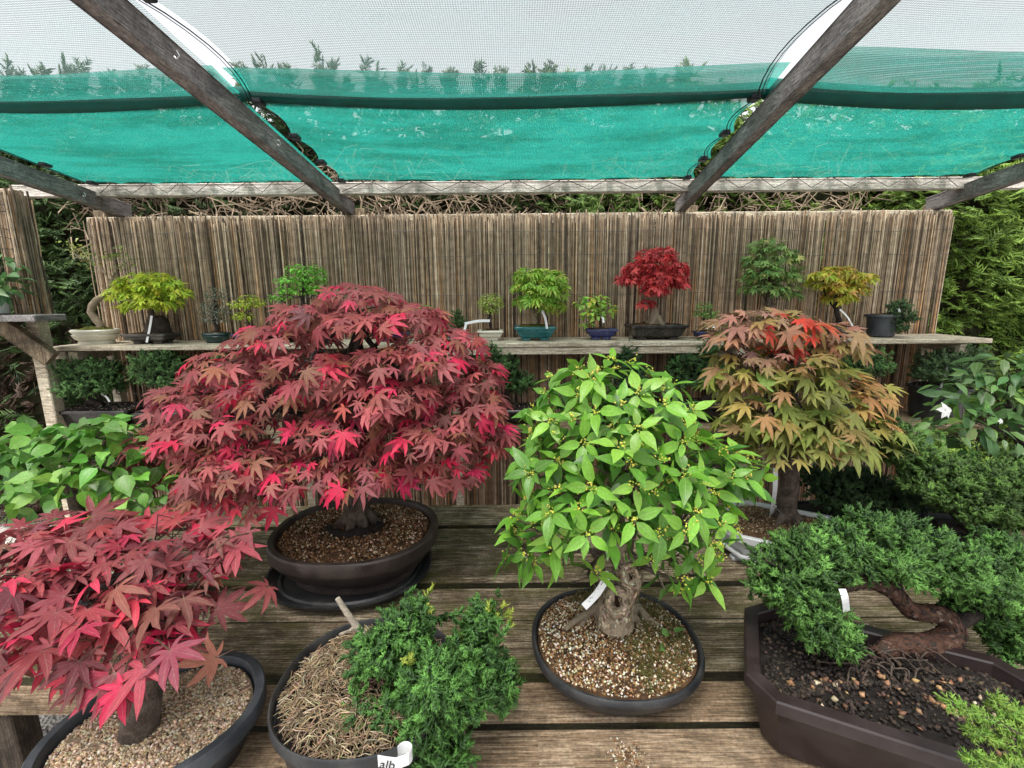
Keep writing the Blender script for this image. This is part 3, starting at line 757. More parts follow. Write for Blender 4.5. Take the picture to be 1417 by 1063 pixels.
for x in (-2.36, -.87, 1.04, 2.455): part('post', MB().box((x - .035, 2.79, 0), (x + .035, 2.86, 2.11), bev=.004), M_post, t)
for x in (rxf(0, -.4), rxf(3, -.4)): part('post', MB().box((x - .035, -.44, 0), (x + .035, -.37, rz(-.4) - .002), bev=.004), M_post, t)
# cup hooks on the rafters
for i, y in ((1, 1.42), (1, 1.95), (2, 1.65), (2, 2.45), (0, 2.5), (3, 2.5)):
    s_ = 1 if i < 2 else -1; x = rxf(i, y) + s_ * .025; z = rz(y) + .045
    c_ = [(x, y, z), (x + s_ * .012, y, z), (x + s_ * .018, y, z - .012), (x + s_ * .010, y, z - .020), (x + s_ * .004, y, z - .014)]
    part('hook', MB().tube(c_, .0022, 5), M_steel, t)

# ------------------------------------------------------------------ shade nets
def nets():
    rng = np.random.default_rng(5)
    bays = [(RX[0], RX[1], 'left'), (RX[1], RX[2], 'middle'), (RX[2], RX[3], 'right')]
    labels = ['teal shade net stretched over the bay at the left edge of the roof', 'teal shade net stretched over the wide middle bay of the roof', 'teal shade net stretched over the bay at the right edge of the roof']
    YR = 1.80                           # the rolled hem
    for bi, (xa, xb, side) in enumerate(bays):
        fa = lambda y, k=bi: rxf(k, y); fb = lambda y, k=bi: rxf(k + 1, y)
        t = thing('shade_net', labels[bi], 'shade net', ((xa + xb) / 2, 2.5, 2.2), 'shade nets of the roof')
        CL = [-.9, -.3, .3, .8, 1.31, 1.80, 2.06, 2.31, 2.54]
        def scal(y):
            for a_, b_ in zip(CL, CL[1:]):
                if a_ <= y <= b_: return math.sin(math.pi * (y - a_) / (b_ - a_)) ** .8 * (1.0 if y < 1.8 else .75)
            return 0.0
        def sheet(name, y0, y1, mat, dz, nclip, gl, gr, ny=48, nx=28, scal_back=0.0, wave=0.0):
            mb = MB(); V = []; UV = []; F = []
            for j in range(ny + 1):
                v = j / ny; y = y0 + (y1 - y0) * v
                sc = scal(y)
                l = fa(y) + (.026 + gl * sc if bi else gl * sc); r = fb(y) - gr * sc
                for i in range(nx + 1):
                    u = i / nx; x = l + (r - l) * u; yy = y
                    if scal_back and j == ny: yy -= scal_back * abs(math.sin(math.pi * u * 7)) ** .7
                    sag = -.035 * math.sin(math.pi * u) * (1 - abs(2 * v - 1) * .4)
                    z = rz(yy) + RH + .026 + dz + sag * (.25 + .75 * min(1, abs(yy - 2.575) / .5)) + wave * math.sin(u * 9 + v * 3) 
                    V.append((x, yy, z)); UV.append((x, yy))
            for j in range(ny):
                for i in range(nx):
                    a = j * (nx + 1) + i; F.append((a, a + 1, a + nx + 2, a + nx + 1))
            mb.add(V, F, uv=UV); return part(name, mb, mat, t, 180, uv=True)
        gl, gr = ((0.0, 0.0), (.055, .05), (.0, .02))[bi]
        sheet('back_net', YR - .02, 2.565, M_net, .006, 3, gl, gr, scal_back=.035)
        sheet('front_net', -.35, YR + .01, M_net_open, .012, 6, gl * 1.1, gr, wave=.002)
        sheet('net_overlap', YR - (.17, .16, .24)[bi], YR, M_net, .022, 1, 0.0, 0.0, ny=6, wave=.003)
        # rolled hem lying across
        pts = []; 
        for u in np.linspace(0, 1, 24): 
            x = fa(YR) + (fb(YR) - fa(YR)) * u; y = YR + .004 * math.sin(u * 7) + (.015 if bi == 2 else 0) * u; pts.append((x, y, rz(y) + RH + .055 - .035 * math.sin(math.pi * u)))
        part('hem_roll', MB().tube(pts, .024 if bi < 2 else .034, 10), M_hem, t, 60)
        # lacing cord: zigzag round the cross beam
        z0 = rz(2.575) + RH; k = 14; zz = []
        for i in range(k + 1):
            x = xa + .05 + (xb - xa - .10) * i / k + rng.normal() * .01
            zz.append((x, 2.570 if i % 2 else 2.5755, zb + (.066 if i % 2 else .012)))
        part('lacing_cord', MB().tube(zz, .0018, 4), M_cord, t)
        for i in range(1, k, 2):
            x, y, z = zz[i]; part('clip', MB().box((x - .016, 2.545, z - .004), (x + .016, 2.569, z + .008), bev=.002), M_clip, t)
        # side clips and edge cords
        for sd, gx, clips in ((1, xa, (.8, 1.31, 1.80, 2.06, 2.31, 2.54)), (-1, xb, (.8, 1.31, 1.80, 2.06, 2.31, 2.54))):
            if (bi == 0 and sd == -1) or (bi == 2 and sd == 1): continue
            pr = None; gf = fa if sd > 0 else fb
            for y in clips:
                x = gf(y) + sd * .034
                z = rz(y) + RH + .028
                part('clip', MB().box((x - .012 + sd * .012, y - .022, z - .012), (x + .022 + sd * .012, y + .022, z + .008), bev=.004), M_clip, t)
                if pr is not None:
                    y0, z0 = pr; ts = np.linspace(0, 1, 9)
                    G_ = gl if sd > 0 else gr
                    for o_, rr_ in ((0, .0022), (-.012, .0014)):
                        part('edge_cord', MB().tube([(gf(y0 + (y - y0) * q) + sd * .034 + sd * (-.008 + o_ + (G_ + .004) * scal(y0 + (y - y0) * min(max(q, .001), .999))), y0 + (y - y0) * q, z0 + (z - z0) * q - .004) for q in ts], rr_, 4), M_cord, t)
                pr = (y, z)
M_hem = plain('rolled_net', (.010, .075, .062), .8, .2)
nets()

# ------------------------------------------------------------------ reed screens
def reeds(mb_list, xs, y, z0, z1, rng, rad=.0042, lean=0.0, topj=.012):
    """hexagonal canes with their own colour, appended to arrays"""
    for x in xs:
        yy = y + rng.normal() * .006; r = rad * rng.uniform(.6, 1.25); zt = z1 + rng.normal() * topj; zb_ = z0
        k = 7; zs = np.linspace(zb_, zt, k); dx = np.cumsum(rng.normal(size=k) * .0026) + lean * (zs - zb_); dy = np.cumsum(rng.normal(size=k) * .001)
        tone = rng.choice(5, p=[.27, .22, .24, .11, .16])
        base = [(.38, .26, .165), (.22, .145, .09), (.54, .42, .30), (.48, .25, .10), (.050, .034, .023)][tone]
        gcol = np.array([.37, .295, .215]) * rng.choice([.22, .55, .9, 1.25, 1.75], p=[.25, .2, .2, .19, .16]) * rng.uniform(.85, 1.15)
        C = []
        n = 5; V = []
        for i in range(k):
            w = np.clip((zs[i] - 1.35) / .6, 0, 1) * .7      # greyer where the rain reaches
            c = np.array(base) * rng.uniform(.85, 1.1) * (1 - w) + gcol * w
            rr = r * (1 + (.12 if i % 2 else 0))
            for j in range(n):
                a = 2 * math.pi * j / n; V.append((x + dx[i] + rr * math.cos(a), yy + dy[i] + rr * math.sin(a), zs[i])); C.append(c)
        F = []
        for i in range(k - 1):
            for j in range(n):
                q = (j + 1) % n; F.append((i*n+j, i*n+q, (i+1)*n+q, (i+1)*n+j))
        F.append(tuple((k-1)*n + j for j in range(n)))
        mb_list.add(V, F, C)
def screens():
    rng = np.random.default_rng(9)
    for k, (xa, xb, lab) in enumerate(((-2.395, -.895, 'brown split reed screen behind the leftmost shelf bonsai'), (-.885, 1.005, 'brown split reed screen behind the middle of the shelf, below the wide roof bay'), (1.015, 2.49, 'brown split reed screen at the right end beside the green hedge'))):
        t = thing('reed_screen', lab, 'reed screen', ((xa + xb) / 2, 2.73, 0), 'reed screens behind the shelf')
        mb = MB(); n = int((xb - xa) / .0046)
        reeds(mb, np.linspace(xa, xb, n) + rng.normal(size=n) * .0022, 2.735, .02, 2.055 if k < 2 else 2.045, rng, .0033, lean=(0.004, 0, -.004)[k])
        reeds(mb, np.linspace(xa, xb, n) + rng.normal(size=n) * .003, 2.742, .02, 2.035, rng, .0034)
        reeds(mb, np.linspace(xa + .004, xb - .004, n // 2) + rng.normal(size=n // 2) * .004, 2.728, .02, 2.04, rng, .0032)
        part('reeds', mb, M_reed, t, None, True, col=True)
        mb = MB()
        for z in (.45, .75, 1.05, 1.62, 1.83, 1.97):
            xs = np.linspace(xa, xb, 40); mb.tube(np.column_stack([xs, np.full(40, 2.7195) + rng.normal(size=40) * .0012, z + np.cumsum(rng.normal(size=40) * .0018)]), .0012, 4)
        part('binding_wire', mb, M_wire, t, None, True)
        mb = MB()
        for x in np.arange(xa + .2, xb, .21):
            x += rng.normal() * .03; mb.tube([(x, 2.722, 1.985), (x + .006, 2.738, 2.07), (x + .02, 2.765, 2.072), (x + .024, 2.79, 2.04)], .0014, 4)
        part('wire_tie', mb, M_wire, t, None, True)
screens()

# ------------------------------------------------------------------ shelf unit
SZ = 1.37; LZ = .94
t = thing('plant_shelf', 'pale timber two tier shelf running along the reed screen', 'shelf', (0, 2.5, 0)); 
part('upper_board', MB().box((-2.395, 2.385, SZ - .024), (-.62, 2.715, SZ), bev=.004), M_pale, t)
part('upper_board', MB().box((-.615, 2.39, SZ - .026), (1.02, 2.712, SZ - .001), bev=.004), M_pale, t)
part('upper_board', MB().box((1.025, 2.387, SZ - .024), (2.49, 2.715, SZ), bev=.004), M_pale, t)
part('front_rail', MB().box((-.60, 2.395, SZ - .064), (1.0, 2.425, SZ - .0285), bev=.003), M_pale, t)
part('lower_board', MB().box((-2.33, 2.28, LZ - .022), (-.02, 2.45, LZ), bev=.004), M_deck_clean, t)
part('lower_board', MB().box((-2.33, 2.458, LZ - .022), (-.02, 2.62, LZ - .001), bev=.004), M_deck_clean, t)
part('lower_board', MB().box((-.015, 2.28, LZ - .022), (2.44, 2.45, LZ), bev=.004), M_deck_clean, t)
part('lower_board', MB().box((-.015, 2.458, LZ - .022), (2.44, 2.62, LZ - .001), bev=.004), M_deck_clean, t)
for x in (-2.29, -1.22, -.32, 1.2, 2.36):
    part('leg', MB().box((x - .024, 2.625, 0), (x + .024, 2.67, SZ - .0275), bev=.003), M_pale, t)
    part('bracket', MB().box((x - .022, 2.40, SZ - .075), (x + .022, 2.62, SZ - .029), bev=.003), M_pale, t)
    part('bracket', MB().box((x - .022, 2.29, LZ - .072), (x + .022, 2.62, LZ - .0245), bev=.003), M_pale, t)
part('end_block', MB().box((-2.385, 2.392, SZ - .066), (-2.318, 2.44, SZ - .027), bev=.003), M_pale, t)

# corner post wrapped in reed, with the side shelf and its brace
px_ = at(52, 470, Y=2.30)[0]; CPX = px_
t = thing('corner_post', 'timber post wrapped in grey reed matting at the far left', 'post', (px_, 2.30, 0))
part('timber', MB().box((px_ - .03, 2.285, 0), (px_ + .03, 2.345, rz(2.3) - .003), bev=.004), M_pale, t)
mb = MB(); rng = np.random.default_rng(31); zt = rz(2.3) - .02; zb_ = at(50, 436, Y=2.27)[2]
reeds(mb, np.linspace(px_ - .042, px_ + .042, 22), 2.268, zb_, zt, rng, .0040)
reeds(mb, np.linspace(px_ - .04, px_ + .04, 13), 2.262, zb_ - .01, zt, rng, .0036)
for yy in np.linspace(2.272, 2.36, 12):
    reeds(mb, [px_ + .041 + rng.normal() * .003], yy, zb_, zt, rng, .004); reeds(mb, [px_ - .041 + rng.normal() * .003], yy, zb_, zt, rng, .004)
part('reed_wrap', mb, M_reed, t, None, True, col=True)
mb = MB()
for z in np.linspace(zb_ + .05, zt - .05, 10):
    xs = np.linspace(px_ - .046, px_ + .046, 12); mb.tube(np.column_stack([xs, np.full(12, 2.255), z + np.cumsum(rng.normal(size=12) * .003)]), .0017, 4)
part('binding_wire', mb, M_cord, t, None, True)
t = thing('side_shelf', 'weathered timber side shelf with a diagonal brace at the left edge', 'shelf', (-2.6, 2.2, 0))
za = at(20, 436, Y=2.15)[2]
part('board', MB().box((-3.3, 2.12, za - .03), (at(57, 440, Y=2.15)[0], 2.275, za), bev=.004), M_rafter, t)
a = at(-40, 432, Y=2.16); b = at(72, 497, Y=2.25); part('brace', MB().beam((a[0], 2.21, a[2]), (b[0], 2.25, b[2]), .045, .075), M_post, t)
part('leg', MB().box((-3.25, 2.2, 0), (-3.19, 2.26, za - .032), bev=.004), M_post, t)

# ------------------------------------------------------------------ slatted bench (table)
def ribbed(x0, x1, y0, y1, z, th, ribs):
    """decking board: ribbed top profile extruded along x, rounded long edges"""
    prof = [(y0 + .004, z - th), (y0, z - th + .006), (y0, z - .012), (y0 + .004, z - .004), (y0 + .012, z)]
    ys = np.linspace(y0 + .02, y1 - .02, ribs + 1); pw = ys[1] - ys[0]
    for y in ys[:-1]:
        j = rng.normal() * .0006
        prof += [(y + pw * .12, z - .0005 + j), (y + pw * .62, z + j), (y + pw * .74, z - .010), (y + pw * .96, z - .010)]
    prof += [(y1 - .012, z), (y1 - .004, z - .004), (y1, z - .012), (y1, z - th + .006), (y1 - .004, z - th)]
    mb = MB(); mb.rings([np.array([(x, y, zz) for y, zz in prof]) for x in np.linspace(x0, x1, 9)], close_top=True); return mb
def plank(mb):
    o = part('plank', mb, M_deck if len(mb.v[0]) > 40 else M_deck_clean, BENCH, 20); o.data.materials.append(M_gap_shade)
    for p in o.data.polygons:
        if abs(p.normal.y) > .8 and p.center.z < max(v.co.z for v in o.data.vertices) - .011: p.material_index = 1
    return o
rng = np.random.default_rng(17)
t = thing('plank_bench', 'long weathered timber bench of ribbed planks carrying the large bonsai', 'bench', (0, 1.5, 0)); BENCH = t
TZ = .6; edges = [2.150, 1.932, 1.716, 1.500, 1.318, 1.092]
rng = np.random.default_rng(17)
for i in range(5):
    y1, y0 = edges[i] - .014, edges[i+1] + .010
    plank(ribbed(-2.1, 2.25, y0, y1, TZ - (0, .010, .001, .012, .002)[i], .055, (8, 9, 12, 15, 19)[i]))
def smooth_plank(x0, x1, y0, y1, z):
    mb = ribbed(x0, x1, y0, y1, z, .045, 7)
    return mb
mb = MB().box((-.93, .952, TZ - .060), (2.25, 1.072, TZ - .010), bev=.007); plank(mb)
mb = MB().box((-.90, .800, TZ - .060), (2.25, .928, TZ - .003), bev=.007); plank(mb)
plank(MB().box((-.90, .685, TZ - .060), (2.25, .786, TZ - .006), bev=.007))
# ribbed stretch worn into the front plank
for k in range(8):
    y = .812 + k * .0135; part('ridge', MB().box((-.12, y, TZ - .006), (.052, y + .0075, TZ - .0005), bev=.0012), M_deck_clean, t)
    part('ridge', MB().box((.128, y, TZ - .006), (.255, y + .0075, TZ - .0008), bev=.0012), M_deck_clean, t)
for x in (at(18, 1005, Y=1.13)[0] - .045, -.2, .95, 2.0):
    part('bearer', MB().box((x - .035, .0 + 1.13 if x < -1.0 else .70, TZ - .17), (x + .035, 2.14, TZ - .0725), bev=.004), M_post, t)
    for y in ((1.165, 2.05) if x < -1.0 else (.76, 2.05)):
        part('leg', MB().box((x - .045, y - .035, 0), (x + .045, y + .035, TZ - .1705), bev=.004), M_legwood, t)
part('front_rail', MB().box((-2.08, 1.098, TZ - .135), (-.96, 1.128, TZ - .0405), bev=.004), M_deck_clean, t)

# ================================================================== LARGE BONSAI ON THE BENCH
UP = np.array([0, 0, 1.0])
def hero_leaves(t, pads, rng, n, size, mind, palfn, meshes, mass_P, nmax=300, fill=1.2, zmin=-.4, mat=None, extra=None, inner=.8, cut=-.25, tilt=.55, nw=.55, down=.45, jit=.30, fwd=.22):
    """outer leaves facing the viewer are objects of their own, the rest is one mass"""
    pos, nn = shell(pads, n, rng, mind, zmin, inner)
    cam_ = np.array([0, 0, CZ]); face = (nn * nrm(cam_ - pos)).sum(1)
    def frame(pos, nn, k):
        nor = nrm(nn * nw + UP * tilt + np.array([0, -fwd, 0]) + rng.normal(size=(k, 3)) * jit)
        hz = nn * [1, 1, 0]; tip = nrm(hz + 1e-6) * .7 - UP * down + np.array([0, -.25, 0]) + rng.normal(size=(k, 3)) * .5
        return frames(nor, tip)
    R = frame(pos, nn, len(pos)); sc = size * rng.uniform(.5, 1.2, len(pos)) ** 1; cols = palfn(pos, nn, rng)
    order = np.argsort(-face); top = order[:nmax]; top = top[face[top] > cut]; rest = np.setdiff1d(np.arange(len(pos)), top)
    leaves(t, pos[top], R[top], sc[top], cols[top], meshes, rng)
    if extra is not None:
        ep, en = extra; leaves(t, ep, frame(ep, en, len(ep)), size * rng.uniform(.8, 1.1, len(ep)), palfn(ep, en, rng), meshes, rng)
    b, bn = bulk(pads, int(n * fill), rng, .35, .86, -.5)
    P = np.vstack([pos[rest], b]); N = np.vstack([nn[rest], bn]); k = len(P)
    V, T, C, U = scatter(mass_P, P, frame(P, N, k), size * rng.uniform(.65, 1.05, k), rng, palfn(P, N, rng))
    link('inner_foliage', fastmesh('inner_foliage', V, T, mat or M_leafs, C, U, off=t.location), t, True)

# ---- large red maple in the oval stoneware pot
rng = np.random.default_rng(101)
sc_ = np.array([at(490, 790, Z=.6)[0], 1.60, .6])
sau = thing('plant_saucer', 'wide black plastic saucer under the large red maple pot', 'saucer', (-.60, 1.565, TZ))
f = ring_fn('oval', .585, .50, n=56)
part('dish', MB().rings([f(i, -.60, 1.565, TZ + z) for i, z in ((.03, 0), (.02, .004), (.008, .022), (0, .03), (0, .034), (.008, .034), (.016, .026), (.04, .014), (.045, .020), (.052, .020), (.058, .012))], close_top=True), M_blackpot, sau, 40)
t = thing('maple_bonsai', 'largest red maple bonsai in a dark brown oval pot on a black saucer', 'bonsai', (-.59, 1.585, TZ + .0125), 'red maple bonsai')
c = (-.585, 1.595, TZ + .0125)
f, po = pot(t, 'oval', c, .60, .52, .155, M_clay, rim=.026, taper=.075, lip=.05, style='waist', n=56)
soil(t, f, c, .138, .03, M_soil, .02, rng)
GR_BROWN = [(4, (.20, .10, .045), 0), (3, (.30, .17, .085), 0), (1.5, (.62, .52, .38), 0), (2, (.10, .055, .03), 0)]
def nomid(p): 
    d = np.hypot((p[:, 0] - c[0]) / .13, (p[:, 1] - c[1]) / .10); return (d > 1) | (np.random.default_rng(1).uniform(size=len(p)) < .25)
grit(t, f, c, .140, .034, .02, 5200, .0052, GR_BROWN, rng, mask=nomid)
part('root_mulch', MB().tube(curve([(c[0]-.10, c[1]-.02, c[2]+.16), (c[0]-.03, c[1]-.07, c[2]+.163), (c[0]+.05, c[1]-.06, c[2]+.163), (c[0]+.10, c[1]+.0, c[2]+.16)], 16), .014, 6, wob=.35, rng=rng), M_soild, t, 60)
b0 = np.array([c[0] + .005, c[1] + .02, c[2] + .15]); YM = 1.62
tr, tc = trunk(t, [b0, at(487, 660, Y=YM), at(492, 600, Y=YM), at(485, 540, Y=YM), at(492, 480, Y=YM), at(500, 430, Y=YM)], [.050, .040, .036, .028, .018, .008], M_bark, rng, flare=7)
MP = [(498,415,52,20,1.64,.15),(440,438,55,18,1.60,.16),(560,440,58,18,1.60,.17),(500,450,60,18,1.46,.12),(395,470,62,20,1.60,.18),(610,478,58,20,1.58,.18),(335,505,60,22,1.60,.18),(430,505,56,18,1.42,.13),(560,498,70,20,1.44,.15),(655,520,42,22,1.60,.16),(290,550,66,26,1.58,.19),(375,545,50,18,1.42,.13),(640,560,58,24,1.52,.18),(540,548,64,20,1.36,.14),(300,592,70,22,1.44,.16),(245,610,50,26,1.56,.16),(590,600,70,22,1.38,.16),(665,605,42,26,1.54,.15),(225,648,38,22,1.55,.14),(330,640,76,24,1.38,.17),(430,655,64,20,1.36,.15),(520,648,62,20,1.36,.15),(610,645,60,20,1.42,.14),(300,680,52,20,1.38,.13),(365,690,40,14,1.36,.1),(470,592,62,20,1.38,.13),(455,528,48,16,1.40,.12),(480,625,50,16,1.40,.12),(500,560,110,60,1.78,.18)]
MP = [pad(*q) for q in MP]
branches(t, tc[4:], MP, rng, .011, M_bark_dark, twigs=7)
def pal_red(pos, nn, rng):
    k = len(pos); z = (pos[:, 2] - .85) / .8
    a = pick(rng, k, [(5, (.290, .068, .070), 0), (4, (.235, .060, .060), 0), (2.2, (.34, .075, .085), 0), (1.0, (.52, .030, .085), 0), (1.6, (.26, .100, .062), 0)])
    low = rng.uniform(size=k) < np.clip(.45 - z, .05, .4); a[low] = pick(rng, low.sum(), [(3, (.34, .080, .068), 0), (1, (.54, .040, .075), 0), (1, (.30, .115, .07), 0)])
    hot = (rng.uniform(size=k) < .035); a[hot] = (.60, .022, .075); return a
hero_leaves(t, MP, rng, 1550, .064, .028, pal_red, ME_MAPLE, MAPLE7[:3] + MAPLE5[:1], zmin=-.35, tilt=.8, nw=.45, down=.30, fwd=.30, fill=.35, inner=.7)

# ---- front left red maple in the gravel-filled pot
rng = np.random.default_rng(102)
c = (-.765, .838, TZ - .003); t = thing('maple_bonsai', 'crimson maple bonsai in an oval black tub of pale grit at the near left', 'bonsai', c, 'red maple bonsai')
f, po = pot(t, 'oval', c, .415, .345, .13, M_greypot, rim=.022, taper=.05, lip=.035, rot=math.radians(38), n=56)
soil(t, f, c, .108, .028, M_gritbed, .012, rng)
grit(t, f, c, .110, .030, .012, 9000, .0048, [(4, (.46, .34, .22), 0), (3, (.55, .44, .31), 0), (2, (.36, .24, .14), 0), (1, (.62, .55, .44), 0), (1, (.22, .14, .09), 0)], rng)
YM = .90
b0 = at(193, 1012, Z=TZ + .12); 
tr, tc = trunk(t, [b0, at(200, 960, Y=b0[1] + .01), at(212, 905, Y=b0[1] + .02), at(205, 850, Y=.90), at(190, 790, Y=.92)], [.036, .031, .028, .022, .012], M_bark, rng, n=12, wob=.04)
MP = [(20,762,75,26,.98,.14),(115,750,80,22,1.00,.14),(215,755,68,22,1.00,.13),(65,800,90,28,.90,.14),(170,796,80,26,.92,.13),(255,795,46,24,.95,.09),(10,842,60,30,.85,.11),(115,848,80,30,.83,.12),(210,845,60,30,.86,.10),(268,850,30,26,.89,.07),(50,892,46,24,.80,.08),(165,892,54,24,.79,.09),(305,752,26,14,1.0,.05),(235,888,30,20,.82,.05)]
MP = [pad(*q) for q in MP]
branches(t, tc[5:], MP, rng, .008, M_bark_dark, twigs=8)
def ext(px, ys): return np.array([at(a, b, Y=y) for (a, b), y in zip(px, ys)])
ep = ext([(372,812),(345,735),(150,935),(110,915),(300,910),(235,900),(60,900),(170,950),(330,760),(200,925)], [1.0,1.03,.72,.72,.80,.74,.72,.70,1.0,.72])
en = np.tile((0.1, -.8, .3), (len(ep), 1))
mb = MB()
for a, b in (((300, 822), (372, 812)), ((300, 760), (345, 738))):
    A, B = at(*a, Y=.95), at(*b, Y=1.0); mb.tube(curve([A, (A + B) / 2 + [0, 0, .01], B], 8), [.0022] * 5 + [.0018] * 4 if False else .002, 4)
for e in ep[2:]:
    q = tc[6] + (e - tc[6]) * .15; mb.tube(curve([q, (q + e) / 2 + [0, -.01, .035], e], 8), .0017, 4)
part('twigs', mb, M_bark_red, t, 60)
def pal_crim(pos, nn, rng):
    k = len(pos)
    a = pick(rng, k, [(5, (.270, .052, .062), 0), (3, (.205, .050, .058), 0), (2.4, (.35, .050, .066), 0), (1.2, (.50, .028, .070), 0), (1.1, (.23, .070, .055), 0)])
    hot = rng.uniform(size=k) < .025; a[hot] = (.58, .024, .085); return a
hero_leaves(t, MP, rng, 380, .076, .042, pal_crim, ME_MAPLE, MAPLE7[:3] + MAPLE5[:1], nmax=280, extra=(ep, en), zmin=-.4, fill=.45, tilt=.85, nw=.4, down=.25, jit=.36)

# ---- leafy green shrub in the low round black pot
rng = np.random.default_rng(103)
c = (.270, 1.098, TZ); t = thing('shrub_bonsai', 'bright green leafy shrub bonsai with a hollow knotted trunk in a black bowl', 'bonsai', c)
f, po = pot(t, 'oval', c, .445, .425, .105, M_blackpot, rim=.013, taper=.075, lip=.022, style='bowl', n=56)
soil(t, f, c, .096, .016, M_soil, .022, rng, rough=.003)
GR_MIX = [(4, (.22, .115, .05), 0), (3, (.32, .20, .09), 0), (2.2, (.62, .54, .40), 0), (1.2, (.72, .68, .58), 0), (2, (.09, .055, .03), 0)]
grit(t, f, c, .098, .018, .022, 6500, .0046, GR_MIX, rng)
# mossy weeds on the right half of the soil
n = 1500; th = rng.uniform(-1.4, 2.2, n); rr = np.sqrt(rng.uniform(.05, 1, n)) * .19
pos = np.column_stack([c[0] + rr * np.cos(th), c[1] + rr * np.sin(th), np.full(n, c[2] + .100) + .02 * (1 - (rr / .2) ** 2)])
V, T, C, U = scatter(TUFT, pos, frames(nrm(rng.normal(size=(n, 3))), nrm(rng.normal(size=(n, 3)) * .8 + UP)), rng.uniform(.008, .022, n), rng, (pick(rng, n, [(1, (.07, .06, .015), 0)]), pick(rng, n, [(2, (.15, .14, .035), 0), (1, (.22, .17, .06), 0)])))
link('weeds', fastmesh('weeds', V, T, M_needle, C, off=t.location), t, True)
for a, b, s_ in ((at(915, 877, Z=TZ + .13), (.5, -.3, .8), .035), (at(932, 876, Z=TZ + .13), (-.3, .2, .8), .035), (at(913, 900, Z=TZ + .125), (.6, -.5, .5), .030)):
    leaves(t, np.array([a]), frames(np.array([b], float), np.array([[.7, .1, .3]])), [s_], [(.13, .30, .06)], ME_HEART, rng, 'seedling_leaf')
# knotted trunk with two hollow burls and spreading roots
YT = c[1] + .005; zs = c[2] + .11
TR3 = [.050, .044, .038, .034, .026, .022, .018, .008]
def tp(px, py, dy=0): return at(px, py, Y=YT + dy)
tr, tc = trunk(t, [tp(850, 862), tp(852, 835), tp(866, 808), tp(868, 785), tp(858, 765), tp(856, 740), tp(850, 690), tp(845, 620)], TR3, M_bark_pale, rng, n=18, wob=.055, steps=42)
PALEF = [(3, (.34, .27, .19), 0), (2, (.22, .165, .11), 0), (1.5, (.11, .08, .05), 0), (1, (.46, .39, .29), 0)]
flakes(t, tc[:26], TR3[:5], rng, 1300, .015, PALEF)
for px, py, R, r in ((853, 832, .022, .012), (873, 797, .018, .012)):   # burl rings round the hollows
    o_ = at(px, py, Y=YT - .046); d = nrm(np.array([-.08, -1, .42])); u = nrm(np.cross(d, UP)); w = np.cross(u, d)
    RR = []
    for i in range(18):
        a = 2 * math.pi * i / 18; R_ = R * (1 + .13 * math.sin(2 * a + px) + .10 * math.sin(5 * a + py)); ctr = o_ + (u * math.cos(a) + w * math.sin(a) * 1.1) * R_; rad = nrm(ctr - o_)
        RR.append(np.array([ctr + (rad * math.cos(b) + d * math.sin(b)) * r * (1 + .22 * rng.normal()) for b in np.linspace(0, 2 * math.pi, 9)[:-1]]))
    rc_ = np.array([q.mean(0) for q in RR] + [RR[0].mean(0)]); flakes(t, rc_, [r, r], rng, 260, .011, PALEF)
    RR.append(RR[0]); k = part('burl', MB().rings(RR, close_bot=False), M_bark_pale, tr, 70)
    part('hollow', MB().rings([np.array([o_ + d * .0035 + (u * math.cos(a) + w * math.sin(a)) * R * q * (1 + .13 * math.sin(2 * a + px)) + (-d) * (.006 * (1 - q)) for a in np.linspace(0, 6.283, 17)[:-1]]) for q in (1, .75, .4, .1)], close_top=True, close_bot=False), M_rot, tr, 70)
mb = MB()
for pts, r in ((((848, 845), (825, 848), (800, 858), (782, 872)), .022), (((860, 850), (880, 842), (898, 858), (912, 866)), .022), (((850, 852), (842, 862), (835, 872), (822, 880)), .016), (((835, 838), (815, 850), (808, 862), (800, 868)), .014), (((866, 850), (880, 858), (886, 868), (895, 876)), .016)):
    P = [tp(*pts[0])] + [at(*q, Z=zs + .012 - .004 * i) for i, q in enumerate(pts[1:])]; mb.tube(curve(P, 12), np.linspace(r, r * .25, len(curve(P, 12))), 8, wob=.1, rng=rng)
part('roots', mb, M_bark_pale, t, 70)
# paper tag on the trunk
mb = MB(); A, B = at(843, 792, Y=YT - .06), at(808, 840, Y=YT - .09); ribbon(mb, curve([A, (A + B) / 2 + [.003, -.004, -.004], B], 8), .018, (.2, -1, .5)); tag = part('tag', mb, M_label, t)
mb = MB(); rg = np.random.default_rng(8)
for q in np.linspace(.18, .85, 14):
    o_ = A + (B - A) * q + np.array([0, -.0035, .0016]); mb.tube([o_ + rg.normal(size=3) * .0022 for _ in range(3)], .0006, 3)
part('handwriting', mb, M_ink, tag)
MP = [(838,545,85,50,1.12,.12),(880,575,85,48,1.10,.14),(790,590,60,48,1.10,.12),(850,640,85,50,1.02,.12),(915,630,80,45,1.08,.14),(765,650,52,48,1.08,.12),(985,650,55,40,1.12,.11),(795,695,65,44,1.02,.12),(890,695,75,42,1.00,.12),(955,715,58,52,1.06,.12),(750,740,45,42,1.05,.10),(930,780,42,32,1.02,.07),(1035,655,24,16,1.12,.05),(1000,640,34,24,1.12,.09),(815,800,16,10,1.0,.03),(855,728,60,22,1.0,.10),(960,800,22,16,1.0,.04),(720,760,26,26,1.05,.05)]
MP = [pad(*q) for q in MP]
branches(t, tc[8:], MP, rng, .009, M_bark, twigs=9)
